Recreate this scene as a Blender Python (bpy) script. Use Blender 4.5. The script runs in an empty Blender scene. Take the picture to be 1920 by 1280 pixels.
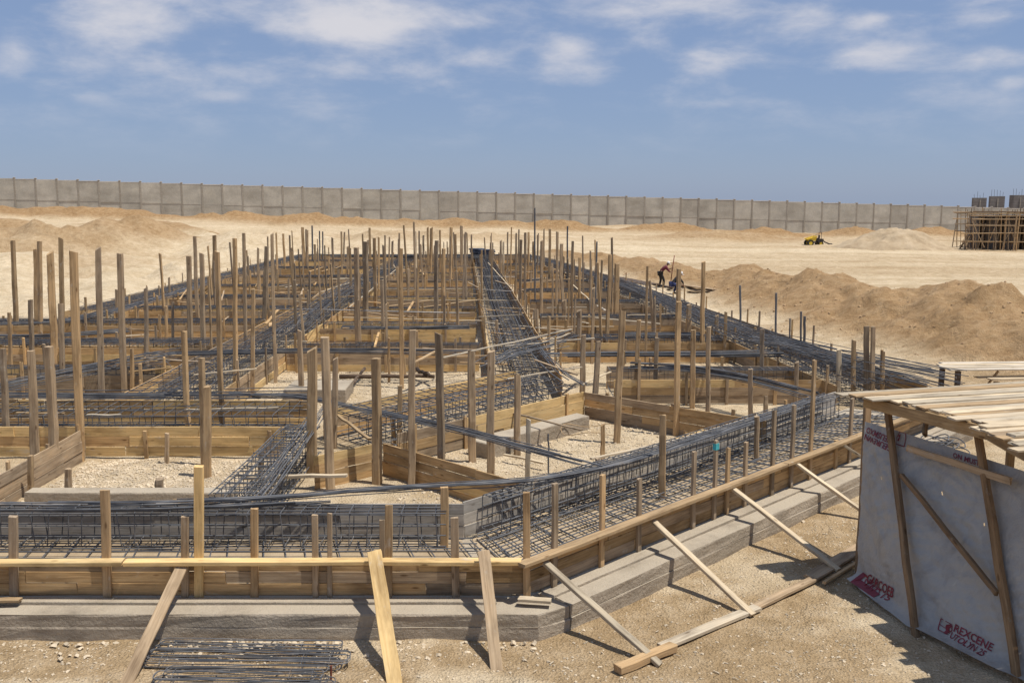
import bpy, bmesh, math, random
import numpy as np
from mathutils import Vector, Matrix

random.seed(11)
scn = bpy.context.scene
C = scn.collection

# ------------------------------------------------------------------ camera
F_PX, CAM_H, CY, HZ = 1800.0, 5.4, 640.0, 370.0      # focal length in photo pixels, eye height, centre row, horizon row
PITCH = math.atan((CY - HZ) / F_PX)
CP, SP = math.cos(PITCH), math.sin(PITCH)
cd = bpy.data.cameras.new('camera'); cam = bpy.data.objects.new('camera', cd); C.objects.link(cam)
cam.location = (0, 0, CAM_H); cam.rotation_euler = (math.pi / 2 - PITCH, 0, 0)
cd.sensor_width = 36.0; cd.lens = 36.0 * F_PX / 1920.0
cd.clip_start = 0.1; cd.clip_end = 9000
scn.camera = cam

# ------------------------------------------------------------------ light
SUN = Vector((0.36, -0.11, 1.0)).normalized()          # towards the sun
EL = math.asin(SUN.z); AZ = math.atan2(SUN.x, SUN.y)  # azimuth clockwise from +Y
sd = bpy.data.lights.new('sun', 'SUN'); so = bpy.data.objects.new('sun', sd); C.objects.link(so)
sd.energy = 4.2; sd.angle = math.radians(0.55); sd.color = (1.0, 0.95, 0.87)
so.rotation_euler = SUN.to_track_quat('Z', 'Y').to_euler()
so.location = (20, 10, 60)

W = bpy.data.worlds.new('World'); scn.world = W; W.use_nodes = True
def world():
    nt = W.node_tree; N = nt.nodes; L = nt.links
    N.clear()
    out = N.new('ShaderNodeOutputWorld'); bg = N.new('ShaderNodeBackground')
    sky = N.new('ShaderNodeTexSky'); sky.sky_type = 'NISHITA'; sky.sun_disc = False
    sky.sun_elevation = EL; sky.sun_rotation = AZ
    sky.altitude = 0; sky.air_density = 1.0; sky.dust_density = 0.35; sky.ozone_density = 3.0
    tint = N.new('ShaderNodeMix'); tint.data_type = 'RGBA'; tint.blend_type = 'MULTIPLY'; tint.inputs[0].default_value = 1
    tint.inputs[7].default_value = (0.60, 0.62, 0.75, 1)
    L.new(sky.outputs[0], tint.inputs[6])
    veil = N.new('ShaderNodeMix'); veil.data_type = 'RGBA'; veil.inputs[0].default_value = 0.7     # thin dust veil over the whole sky
    L.new(tint.outputs[2], veil.inputs[6]); veil.inputs[7].default_value = (1.60, 2.18, 3.36, 1)
    # clouds: soft noise on the direction, everywhere in the sky, thinner in the haze near the horizon
    tc = N.new('ShaderNodeTexCoord')
    sep = N.new('ShaderNodeSeparateXYZ'); L.new(tc.outputs['Generated'], sep.inputs[0])
    vm = N.new('ShaderNodeVectorMath'); vm.operation = 'MULTIPLY'; vm.inputs[1].default_value = (1, 1, 2.7)
    L.new(tc.outputs['Generated'], vm.inputs[0])
    n1 = N.new('ShaderNodeTexNoise'); n1.inputs['Scale'].default_value = 11.0; n1.inputs['Detail'].default_value = 9
    n1.inputs['Roughness'].default_value = 0.6; n1.inputs['Distortion'].default_value = 0.15
    L.new(vm.outputs[0], n1.inputs['Vector'])
    n2 = N.new('ShaderNodeTexNoise'); n2.inputs['Scale'].default_value = 2.6; n2.inputs['Detail'].default_value = 3
    L.new(vm.outputs[0], n2.inputs['Vector'])
    def math_(op, a, b=None, clamp=False):
        m = N.new('ShaderNodeMath'); m.operation = op; m.use_clamp = clamp
        for i, v in enumerate((a, b)):
            if v is None: continue
            if hasattr(v, 'links'): L.new(v, m.inputs[i])
            else: m.inputs[i].default_value = v
        return m.outputs[0]
    dens = math_('ADD', math_('MULTIPLY', n1.outputs[0], 1.15), math_('MULTIPLY', n2.outputs[0], 0.45))
    # cloud banks (direction as photo column/row, half sizes)
    banks = [(210, 40, 130, 44, .46), (120, 75, 140, 40, .12), (690, 40, 220, 55, .40), (540, 130, 260, 26, .16),
             (860, 105, 60, 22, .2), (1215, 70, 60, 26, .3), (1240, 18, 190, 40, .26), (1330, 105, 90, 32, .25),
             (1665, 105, 105, 26, .32), (1850, 108, 90, 26, .28), (1625, 40, 40, 18, .3), (1060, 90, 60, 40, .22),
             (1060, 142, 130, 22, .2), (920, 115, 60, 22, .2), (1840, 35, 70, 18, .22), (165, 185, 40, 14, .2),
             (430, 182, 45, 12, .22), (1370, 195, 120, 10, .14), (1900, 155, 40, 14, .2), (20, 110, 40, 40, .18), (1510, 25, 60, 26, .22)]
    tot = dens
    for px, py, hx, hy, a in banks:
        u, v = (px - 960) / F_PX, -(py - CY) / F_PX
        d = Vector((u, CP + v * SP, -SP + v * CP)); ln = d.length; d.normalize()
        s = N.new('ShaderNodeVectorMath'); s.operation = 'SUBTRACT'; s.inputs[1].default_value = d
        L.new(tc.outputs['Generated'], s.inputs[0])
        k = N.new('ShaderNodeVectorMath'); k.operation = 'MULTIPLY'
        k.inputs[1].default_value = (F_PX * ln / hx, F_PX * ln / hx, F_PX * ln / hy)
        L.new(s.outputs[0], k.inputs[0])
        le = N.new('ShaderNodeVectorMath'); le.operation = 'LENGTH'; L.new(k.outputs[0], le.inputs[0])
        mr = N.new('ShaderNodeMapRange'); mr.interpolation_type = 'SMOOTHSTEP'
        mr.inputs[1].default_value = 1.35; mr.inputs[2].default_value = 0.1; mr.inputs[3].default_value = 0; mr.inputs[4].default_value = a
        L.new(le.outputs['Value'], mr.inputs[0])
        tot = math_('ADD', tot, mr.outputs[0])
    m1 = N.new('ShaderNodeMapRange'); m1.interpolation_type = 'SMOOTHSTEP'
    m1.inputs[1].default_value = 0.70; m1.inputs[2].default_value = 1.36; m1.inputs[3].default_value = 0; m1.inputs[4].default_value = 1.0
    L.new(tot, m1.inputs[0])
    hz = N.new('ShaderNodeMapRange'); hz.interpolation_type = 'SMOOTHSTEP'
    hz.inputs[1].default_value = 0.02; hz.inputs[2].default_value = 0.14
    L.new(sep.outputs[2], hz.inputs[0])
    cm = math_('MULTIPLY', m1.outputs[0], hz.outputs[0], True)
    cl = N.new('ShaderNodeMix'); cl.data_type = 'RGBA'
    L.new(cm, cl.inputs[0]); L.new(veil.outputs[2], cl.inputs[6]); cl.inputs[7].default_value = (4.4, 4.4, 4.75, 1)
    L.new(cl.outputs[2], bg.inputs[0]); bg.inputs[1].default_value = 0.12
    L.new(bg.outputs[0], out.inputs[0])
world()
vs = scn.view_settings
vs.view_transform = 'Standard'; vs.look = 'None'; vs.exposure = 0.32; vs.gamma = 1.0; vs.use_curve_mapping = False

# ------------------------------------------------------------------ geometry of the place
def ray(px, py):
    u, v = (px - 960) / F_PX, -(py - CY) / F_PX
    return Vector((u, CP + v * SP, -SP + v * CP))
def G(px, py, z=0.0):
    d = ray(px, py); t = (z - CAM_H) / d.z
    return Vector((d.x * t, d.y * t, z))
def GY(px, py, Y):
    d = ray(px, py); t = Y / d.y
    return Vector((d.x * t, Y, CAM_H + d.z * t))

def _h(ix, iy, s):
    n = (ix.astype(np.int64) * 374761393 + iy.astype(np.int64) * 668265263 + s * 982451653) & 0x7fffffff
    n = ((n ^ (n >> 13)) * 1274126177) & 0x7fffffff
    return ((n ^ (n >> 16)) & 0xffff) / 65535.0
def vnoise(x, y, s=0):
    ix, iy = np.floor(x), np.floor(y); fx, fy = x - ix, y - iy
    fx = fx * fx * (3 - 2 * fx); fy = fy * fy * (3 - 2 * fy)
    a, b, c, d = _h(ix, iy, s), _h(ix + 1, iy, s), _h(ix, iy + 1, s), _h(ix + 1, iy + 1, s)
    return (a * (1 - fx) + b * fx) * (1 - fy) + (c * (1 - fx) + d * fx) * fy - 0.5
def fbm(x, y, o=4, s=0):
    r = 0; a = 1.0
    for i in range(o):
        r = r + a * vnoise(x, y, s + i * 17); x = x * 2.03 + 3.1; y = y * 2.03 + 1.7; a *= 0.5
    return r
def sst(a, b, x):
    t = np.clip((x - a) / (b - a), 0, 1); return t * t * (3 - 2 * t)

BERM = [tuple(G(*p)) for p in [(1040, 470, .5), (1130, 478, .7), (1220, 488, .85), (1300, 497, 1.0), (1400, 496, 1.2), (1500, 516, 1.4), (1570, 526, 1.4),
                               (1640, 549, 1.2), (1700, 534, 1.75), (1790, 533, 1.85), (1920, 556, 1.8), (2150, 590, 1.8)]]
SITE = [(-30, 12.4), (-.15, 12.4), (.4, 12.5), (9.4, 21.6), (10.2, 24.2), (5.7, 55), (1.7, 77), (-18.4, 77), (-18.8, 38.6), (-30, 38.6)]
def inside(x, y, poly):
    r = np.zeros_like(x, dtype=bool); n = len(poly)
    for i in range(n):
        x0, y0 = poly[i]; x1, y1 = poly[(i + 1) % n]
        if y0 == y1: continue
        c = ((y0 > y) != (y1 > y)) & (x < (x1 - x0) * (y - y0) / (y1 - y0) + x0)
        r ^= c
    return r
def berm_h(x, y):
    """height of the spoil bank and how much of the point is bank"""
    best = np.full_like(x, 0.0)
    for (a, b) in zip(BERM[:-1], BERM[1:]):
        ax, ay, az = a; bx, by, bz = b
        dx, dy = bx - ax, by - ay; L2 = dx * dx + dy * dy
        t = np.clip(((x - ax) * dx + (y - ay) * dy) / L2, 0, 1)
        d = np.hypot(x - ax - t * dx, y - ay - t * dy)
        hz = az + (bz - az) * t
        near = ((x - ax) * dy - (y - ay) * dx) > 0      # camera side of the ridge
        w = np.where(near, 2.4 + 2.2 * hz, 3.6)
        k = np.clip(1 - d / w + fbm(x / 3.5, y / 3.5, 3, 61) * .22, 0, 1); k = k * k * (3 - 2 * k) * .6 + k * .4
        best = np.maximum(best, hz * k)
    return best
MOUNDS = [  # x, y, radius x, radius y, height, orange
    (*G(185, 452, 1.2)[:2], 15, 9, 1.5, .7), (*G(60, 470, .7)[:2], 13, 7, 1.0, .55), (*G(330, 440, 1.2)[:2], 14, 6, .7, .8), (*G(-160, 440, 1.5)[:2], 22, 10, 1.1, .7),
    (-62, 138, 30, 6, 1.4, .9), (-30, 141, 22, 6, 1.3, .95), (-8, 143, 18, 5, 1.0, .8), (8, 142, 9, 5, 1.3, 1.), (24, 144, 14, 5, 1.0, 1.),
    (39, 148, 12, 5, 1.0, .9), (54, 150, 9, 5, 1.2, 1.), (66, 152, 10, 5, 1.0, .9), (30, 128, 14, 6, .7, .5), (85, 150, 14, 6, 1.5, .9),
    (-24, 92, 16, 7, .9, .1), (-33, 74, 13, 10, .9, .05), (-22, 60, 6, 7, .6, .05), (-29, 52, 7, 7, .7, .05), (-8, 112, 20, 7, .8, .3)]
def terrain(x, y):
    x = np.asarray(x, float); y = np.asarray(y, float)
    far = sst(66, 150, y)
    z = far * (1.0 - 0.0283 * np.clip(x, -110, 110))
    z = z + fbm(x / 22, y / 22, 3, 5) * .8 * sst(24, 60, np.hypot(x, y)) * (1 - .75 * sst(9, 15, x) * (1 - sst(90, 120, y)))
    rg = (.28 - np.abs(fbm(x / 15, y / 11, 4, 201))) * sst(14, 22, -x) * sst(38, 50, y) * (1 - sst(105, 130, y))      # banks of dumped lime soil on the left
    z = z + np.clip(rg, -.1, 1) * 3.4
    z = z + fbm(x / 2.4, y / 2.4, 4, 9) * .10 * sst(10, 40, y)
    z = z + fbm(x / .9, y / .9, 4, 2) * .045
    b = berm_h(x, y)
    lump = fbm(x / 2.6, y / 2.6, 5, 31)
    z = z + b * (1 + .64 * lump) + np.minimum(b, .6) * (.5 - np.abs(fbm(x / 1.7, y / 1.7, 4, 77))) * .75 - np.minimum(b, .6) * .25
    org = np.clip(b * 2.2, 0, 1) * .85
    for mx, my, rx, ry, h, o in MOUNDS:
        d = np.hypot((x - mx) / rx, (y - my) / ry) + fbm(x / 7, y / 7, 3, 41) * .35
        k = np.clip(1 - d, 0, 1); k = k * k * (3 - 2 * k)
        m = h * k * (1 + .5 * fbm(x / 4, y / 4, 4, 13)) + k * (.35 - np.abs(fbm(x / 5, y / 5, 4, 23))) * 1.3
        z = z + m; org = np.maximum(org, np.clip(k * 2.2, 0, 1) * o)
    s = inside(x, y, SITE)
    z = np.where(s, .17 + fbm(x / .7, y / .7, 3, 3) * .05, z)
    z = z - np.maximum(0, np.hypot(x, y) - 185) * 0.016
    # how pale (lime dust) the soil is
    pale = sst(26, 36, y + fbm(x / 6, y / 6, 3, 55) * 14) * .9
    pale = np.maximum(pale, .75 * sst(.0, .35, fbm(x / 1.6, y / 1.1, 4, 144)) * (1 - sst(16, 26, y)))      # patches of crushed lime stone in front
    pale = np.where(s, .8 + fbm(x / 3, y / 3, 3, 8) * .5, pale)
    pale = pale + .25 * sst(12, 20, -x) * sst(34, 44, y)
    pale = pale * (1 - org) * (1 + .5 * fbm(x / 16, y / 5, 4, 99))
    pale = pale * (1 - .35 * sst(10, 22, x) * sst(40, 60, y))
    ruts = fbm(x / 30 + y / 9, (y + .12 * x) / 2.2, 4, 123)          # wheel-worn streaks on the open ground
    pale = pale + sst(45, 70, y) * ruts * .7
    z = z + sst(45, 60, y) * np.where(s, 0, 1) * np.abs(ruts) * -.12
    org = np.maximum(org, np.clip(-rg * 3, 0, .45)) if True else org
    org = org + .25 * sst(100, 135, y) * (1 + fbm(x / 9, y / 9, 3, 71))
    return z, np.clip(pale, 0, 1), np.clip(org, 0, 1)
def tz(x, y):
    return float(terrain(np.array([x]), np.array([y]))[0][0])
def GT(px, py):
    """where the sight line through a photo pixel meets the terrain"""
    d = ray(px, py); t = np.linspace(8, 220, 2400)
    z = terrain(d.x * t, d.y * t)[0]
    i = int(np.argmax(CAM_H + d.z * t < z))
    if i == 0: i = 1500
    return Vector((d.x * t[i], d.y * t[i], float(z[i])))

# ------------------------------------------------------------------ materials
def new_mat(name):
    m = bpy.data.materials.new(name); m.use_nodes = True
    nt = m.node_tree; b = nt.nodes['Principled BSDF']
    return m, nt, b
def nd(nt, t, **k):
    n = nt.nodes.new(t)
    for a, v in k.items():
        if a.startswith('i_'): n.inputs[a[2:].replace('_', ' ')].default_value = v
        else: setattr(n, a, v)
    return n
def ramp(nt, fac, stops):
    r = nt.nodes.new('ShaderNodeValToRGB'); e = r.color_ramp.elements
    while len(e) > 1: e.remove(e[-1])
    e[0].position = stops[0][0]; e[0].color = (*stops[0][1], 1)
    for p, c in stops[1:]:
        q = e.new(p); q.color = (*c, 1)
    nt.links.new(fac, r.inputs[0]); return r.outputs[0]
def mixc(nt, f, a, b, mode='MIX'):
    m = nt.nodes.new('ShaderNodeMix'); m.data_type = 'RGBA'; m.blend_type = mode
    for i, v in ((0, f), (6, a), (7, b)):
        if hasattr(v, 'links'): nt.links.new(v, m.inputs[i])
        else: m.inputs[i].default_value = v if i == 0 else (*v, 1)
    return m.outputs[2]
def bump(nt, b, h, strength=.4, dist=.01):
    n = nd(nt, 'ShaderNodeBump'); n.inputs['Strength'].default_value = strength; n.inputs['Distance'].default_value = dist
    nt.links.new(h, n.inputs['Height']); nt.links.new(n.outputs[0], b.inputs['Normal'])

def wood(name, c1, c2, c3, spread=.5):
    m, nt, b = new_mat(name); L = nt.links
    tc = nd(nt, 'ShaderNodeTexCoord'); oi = nd(nt, 'ShaderNodeObjectInfo')
    add = nd(nt, 'ShaderNodeVectorMath', operation='MULTIPLY_ADD')
    L.new(tc.outputs['Object'], add.inputs[0]); add.inputs[1].default_value = (1.3, 34, 34)
    cmb = nd(nt, 'ShaderNodeCombineXYZ'); sc = nd(nt, 'ShaderNodeMath', operation='MULTIPLY'); sc.inputs[1].default_value = 90
    L.new(oi.outputs['Random'], sc.inputs[0])
    for i in range(3): L.new(sc.outputs[0], cmb.inputs[i])
    L.new(cmb.outputs[0], add.inputs[2])
    g = nd(nt, 'ShaderNodeTexNoise', i_Scale=1.0, i_Detail=6, i_Roughness=.65, i_Distortion=.4); L.new(add.outputs[0], g.inputs['Vector'])
    a2 = nd(nt, 'ShaderNodeVectorMath', operation='MULTIPLY_ADD'); L.new(tc.outputs['Object'], a2.inputs[0])
    a2.inputs[1].default_value = (1.6, 5, 5); L.new(cmb.outputs[0], a2.inputs[2])
    st = nd(nt, 'ShaderNodeTexNoise', i_Scale=1.0, i_Detail=4, i_Roughness=.6); L.new(a2.outputs[0], st.inputs['Vector'])
    col = ramp(nt, g.outputs[0], [(.25, c1), (.5, c2), (.75, c3)])
    stain = ramp(nt, st.outputs[0], [(.30, (.55, .52, .5)), (.52, (1, 1, 1)), (.75, (1.18, 1.12, 1.05))])
    col = mixc(nt, .85, col, stain, 'MULTIPLY')
    # knots
    a3 = nd(nt, 'ShaderNodeVectorMath', operation='MULTIPLY_ADD'); L.new(tc.outputs['Object'], a3.inputs[0])
    a3.inputs[1].default_value = (2.2, 7, 7); L.new(cmb.outputs[0], a3.inputs[2])
    vo = nd(nt, 'ShaderNodeTexVoronoi', i_Scale=1.0); L.new(a3.outputs[0], vo.inputs['Vector'])
    kn = ramp(nt, vo.outputs['Distance'], [(.06, (.35, .28, .22)), (.14, (1, 1, 1))])
    col = mixc(nt, .8, col, kn, 'MULTIPLY')
    rnd = ramp(nt, oi.outputs['Random'], [(0, (1 - spread * .55,) * 3), (.35, (.92, .93, .97)), (.7, (1.04, 1.0, .95)), (1, (1 + spread * .35, 1 + spread * .28, 1 + spread * .18))])
    col = mixc(nt, 1.0, col, rnd, 'MULTIPLY')
    # dried cement splashes
    a4 = nd(nt, 'ShaderNodeVectorMath', operation='MULTIPLY_ADD'); L.new(tc.outputs['Object'], a4.inputs[0])
    a4.inputs[1].default_value = (3.2, 6, 6); L.new(cmb.outputs[0], a4.inputs[2])
    sp = nd(nt, 'ShaderNodeTexNoise', i_Scale=1.0, i_Detail=7, i_Roughness=.7); L.new(a4.outputs[0], sp.inputs['Vector'])
    col = mixc(nt, ramp(nt, sp.outputs[0], [(.60, (0, 0, 0)), (.70, (.55, .55, .55))]), col, (.46, .42, .36))
    L.new(col, b.inputs['Base Color']); b.inputs['Roughness'].default_value = .85
    b.inputs['Specular IOR Level'].default_value = .2
    bump(nt, b, g.outputs[0], .5, .006)
    return m
M = {}
M['grey_wood'] = wood('weathered grey timber', (.21, .152, .097), (.355, .268, .175), (.46, .36, .245))
M['tan_wood'] = wood('tan timber', (.26, .172, .09), (.435, .302, .165), (.55, .40, .23))
M['board'] = wood('shuttering board', (.28, .178, .085), (.47, .315, .155), (.59, .42, .225), .7)
M['fresh'] = wood('fresh yellow timber', (.46, .31, .135), (.62, .44, .205), (.72, .54, .28), .25)
M['brown_wood'] = wood('brown rough pole', (.15, .092, .048), (.25, .163, .088), (.34, .235, .135))
M['pale_wood'] = wood('sun bleached timber', (.33, .27, .19), (.50, .42, .30), (.62, .53, .39))
M['dark_wood'] = wood('dark old timber', (.07, .05, .035), (.12, .085, .06), (.18, .13, .09))

def rebar_mat():
    m, nt, b = new_mat('rebar steel'); L = nt.links
    tc = nd(nt, 'ShaderNodeTexCoord'); n = nd(nt, 'ShaderNodeTexNoise', i_Scale=3.0, i_Detail=5); L.new(tc.outputs['Object'], n.inputs['Vector'])
    oi = nd(nt, 'ShaderNodeObjectInfo')
    col = ramp(nt, n.outputs[0], [(.3, (.055, .058, .064)), (.5, (.105, .108, .115)), (.64, (.15, .148, .146)), (.75, (.17, .115, .075))])
    col = mixc(nt, .6, col, ramp(nt, oi.outputs['Random'], [(0, (.6, .6, .66)), (.7, (1, 1, 1)), (1, (1.5, 1.45, 1.4))]), 'MULTIPLY')
    L.new(col, b.inputs['Base Color']); b.inputs['Metallic'].default_value = .1; b.inputs['Roughness'].default_value = .6
    return m
M['rebar'] = rebar_mat()
def pole_mat():
    m, nt, b = new_mat('grey scaffold pipe'); b.inputs['Base Color'].default_value = (.30, .29, .28, 1)
    tc = nd(nt, 'ShaderNodeTexCoord'); n = nd(nt, 'ShaderNodeTexNoise', i_Scale=4.0, i_Detail=5); nt.links.new(tc.outputs['Object'], n.inputs['Vector'])
    nt.links.new(ramp(nt, n.outputs[0], [(.35, (.20, .18, .165)), (.6, (.34, .325, .31)), (.8, (.25, .17, .11))]), b.inputs['Base Color'])
    b.inputs['Roughness'].default_value = .55; b.inputs['Metallic'].default_value = .3; return m
M['pipe'] = pole_mat()

def concrete(name, base, var=.25, courses=0.0, scale=1.0, dust=False, streak=(.7, .7, 9), world=False):
    m, nt, b = new_mat(name); L = nt.links
    tc = nd(nt, 'ShaderNodeNewGeometry' if world else 'ShaderNodeTexCoord'); co = tc.outputs['Position' if world else 'Object']
    n = nd(nt, 'ShaderNodeTexNoise', i_Scale=1.3 * scale, i_Detail=8, i_Roughness=.65); L.new(co, n.inputs['Vector'])
    f = nd(nt, 'ShaderNodeTexNoise', i_Scale=22 * scale, i_Detail=5, i_Roughness=.7); L.new(co, f.inputs['Vector'])
    s = nd(nt, 'ShaderNodeVectorMath', operation='MULTIPLY'); s.inputs[1].default_value = tuple(c * scale for c in streak); L.new(co, s.inputs[0])
    st = nd(nt, 'ShaderNodeTexNoise', i_Scale=1.0, i_Detail=5); L.new(s.outputs[0], st.inputs['Vector'])
    lo = tuple(c * (1 - var) for c in base); hi = tuple(c * (1 + var) for c in base)
    col = ramp(nt, n.outputs[0], [(.3, lo), (.5, base), (.7, hi)])
    col = mixc(nt, .7, col, ramp(nt, f.outputs[0], [(.3, (.8, .8, .8)), (.6, (1.08, 1.07, 1.05))]), 'MULTIPLY')
    oi = nd(nt, 'ShaderNodeObjectInfo'); col = mixc(nt, 1.0, col, ramp(nt, oi.outputs['Random'], [(0, (.9, .89, .88)), (.6, (1, 1, 1)), (1, (1.07, 1.06, 1.05))]), 'MULTIPLY')
    col = mixc(nt, .6, col, ramp(nt, st.outputs[0], [(.35, (.78, .76, .74)), (.55, (1, 1, 1)), (.7, (1.12, 1.1, 1.06))]), 'MULTIPLY')
    if dust:      # sand and cement dust settled on upward faces
        g = nd(nt, 'ShaderNodeNewGeometry'); sz = nd(nt, 'ShaderNodeSeparateXYZ'); L.new(g.outputs['Normal'], sz.inputs[0])
        k = nd(nt, 'ShaderNodeMath', operation='MULTIPLY'); L.new(sz.outputs[2], k.inputs[0]); L.new(n.outputs[0], k.inputs[1])
        col = mixc(nt, ramp(nt, k.outputs[0], [(.28, (0, 0, 0)), (.6, (.95, .95, .95))]), col, (.41, .35, .265))
    L.new(col, b.inputs['Base Color']); b.inputs['Roughness'].default_value = .92; b.inputs['Specular IOR Level'].default_value = .2
    h = nd(nt, 'ShaderNodeMath', operation='ADD'); L.new(f.outputs[0], h.inputs[0]); L.new(st.outputs[0], h.inputs[1])
    bump(nt, b, h.outputs[0], .8, .03)
    return m
M['concrete'] = concrete('footing concrete', (.36, .305, .235), dust=True, streak=(2.2, 2.2, 7))
M['wallpanel'] = concrete('precast wall panel', (.46, .435, .375), .2, scale=.3, streak=(1.0, 1.0, 2.6), world=True)
M['wallpost'] = concrete('precast wall pillar', (.36, .33, .28), .15, scale=.5)
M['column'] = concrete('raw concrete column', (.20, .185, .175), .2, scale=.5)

def soil_mat():
    m, nt, b = new_mat('sandy soil'); L = nt.links
    geo = nd(nt, 'ShaderNodeNewGeometry'); at = nd(nt, 'ShaderNodeAttribute', attribute_name='soil')
    sep = nd(nt, 'ShaderNodeSeparateColor'); L.new(at.outputs['Color'], sep.inputs[0])
    def noise(s, d=6, r=.6, dist=0):
        n = nd(nt, 'ShaderNodeTexNoise', i_Scale=s, i_Detail=d, i_Roughness=r, i_Distortion=dist); L.new(geo.outputs['Position'], n.inputs['Vector']); return n.outputs[0]
    big, mid, fine, grit = noise(.35, 6), noise(2.2, 8, .68), noise(26, 6, .7), noise(95, 3, .6)
    tan = ramp(nt, mid, [(.26, (.32, .22, .115)), (.5, (.46, .335, .195)), (.74, (.60, .47, .31))])
    pale = ramp(nt, mid, [(.25, (.52, .40, .25)), (.5, (.665, .54, .365)), (.75, (.77, .655, .475))])
    org = ramp(nt, mid, [(.25, (.255, .152, .072)), (.5, (.375, .24, .12)), (.75, (.47, .325, .18))])
    col = mixc(nt, sep.outputs[0], tan, pale); col = mixc(nt, sep.outputs[1], col, org)
    col = mixc(nt, .75, col, ramp(nt, big, [(.3, (.84, .81, .76)), (.55, (1, 1, 1)), (.75, (1.1, 1.1, 1.12))]), 'MULTIPLY')
    col = mixc(nt, .8, col, ramp(nt, fine, [(.28, (.66, .64, .62)), (.5, (1, 1, 1)), (.72, (1.16, 1.17, 1.18))]), 'MULTIPLY')
    vo = nd(nt, 'ShaderNodeTexVoronoi', i_Scale=30.0); L.new(geo.outputs['Position'], vo.inputs['Vector'])
    peb = ramp(nt, vo.outputs['Distance'], [(.12, (1.25, 1.24, 1.22)), (.3, (1, 1, 1)), (.62, (.82, .8, .78))])
    col = mixc(nt, .6, col, peb, 'MULTIPLY')
    L.new(col, b.inputs['Base Color']); b.inputs['Roughness'].default_value = .95; b.inputs['Specular IOR Level'].default_value = .1
    a = nd(nt, 'ShaderNodeMath', operation='ADD'); L.new(fine, a.inputs[0])
    k = nd(nt, 'ShaderNodeMath', operation='MULTIPLY'); L.new(mid, k.inputs[0]); k.inputs[1].default_value = 2.2
    L.new(k.outputs[0], a.inputs[1])
    a2 = nd(nt, 'ShaderNodeMath', operation='SUBTRACT'); L.new(a.outputs[0], a2.inputs[0])
    k2 = nd(nt, 'ShaderNodeMath', operation='MULTIPLY'); L.new(vo.outputs['Distance'], k2.inputs[0]); k2.inputs[1].default_value = .7
    L.new(k2.outputs[0], a2.inputs[1])
    big2 = noise(.8, 5, .6, .6); kk = nd(nt, 'ShaderNodeMath', operation='MULTIPLY_ADD'); L.new(big2, kk.inputs[0]); kk.inputs[1].default_value = 7.0; L.new(a2.outputs[0], kk.inputs[2])
    bump(nt, b, kk.outputs[0], 1.0, .045)
    return m
M['soil'] = soil_mat()
def simple(name, col, rough=.8, metal=0, var=.25, scale=6):
    m, nt, b = new_mat(name); tc = nd(nt, 'ShaderNodeTexCoord')
    n = nd(nt, 'ShaderNodeTexNoise', i_Scale=scale, i_Detail=5); nt.links.new(tc.outputs['Object'], n.inputs['Vector'])
    nt.links.new(ramp(nt, n.outputs[0], [(.3, tuple(c * (1 - var) for c in col)), (.7, tuple(c * (1 + var) for c in col))]), b.inputs['Base Color'])
    b.inputs['Roughness'].default_value = rough; b.inputs['Metallic'].default_value = metal; return m
M['stone'] = simple('limestone pebbles', (.50, .41, .29), .95, 0, .3, 3)
M['maroon'] = simple('maroon cloth', (.13, .018, .03)); M['navy'] = simple('navy cloth', (.018, .03, .11)); M['black'] = simple('black cloth', (.012, .011, .012))
M['skin'] = simple('skin', (.22, .12, .075), .6, 0, .1); M['white'] = simple('white cotton', (.75, .72, .68))
M['red'] = simple('red print', (.20, .022, .035), .6); M['turquoise'] = simple('turquoise paint', (.05, .35, .38), .7)
M['yellow'] = simple('yellow machine paint', (.72, .52, .05), .5); M['tyre'] = simple('black rubber', (.02, .018, .016), .9)
M['machine'] = simple('dark oily steel', (.05, .04, .036), .6, .3)
M['bluewrap'] = simple('dark plastic wrap', (.035, .045, .07), .45)
M['red_paint'] = simple('rusty red pole', (.16, .04, .02), .7)

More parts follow.
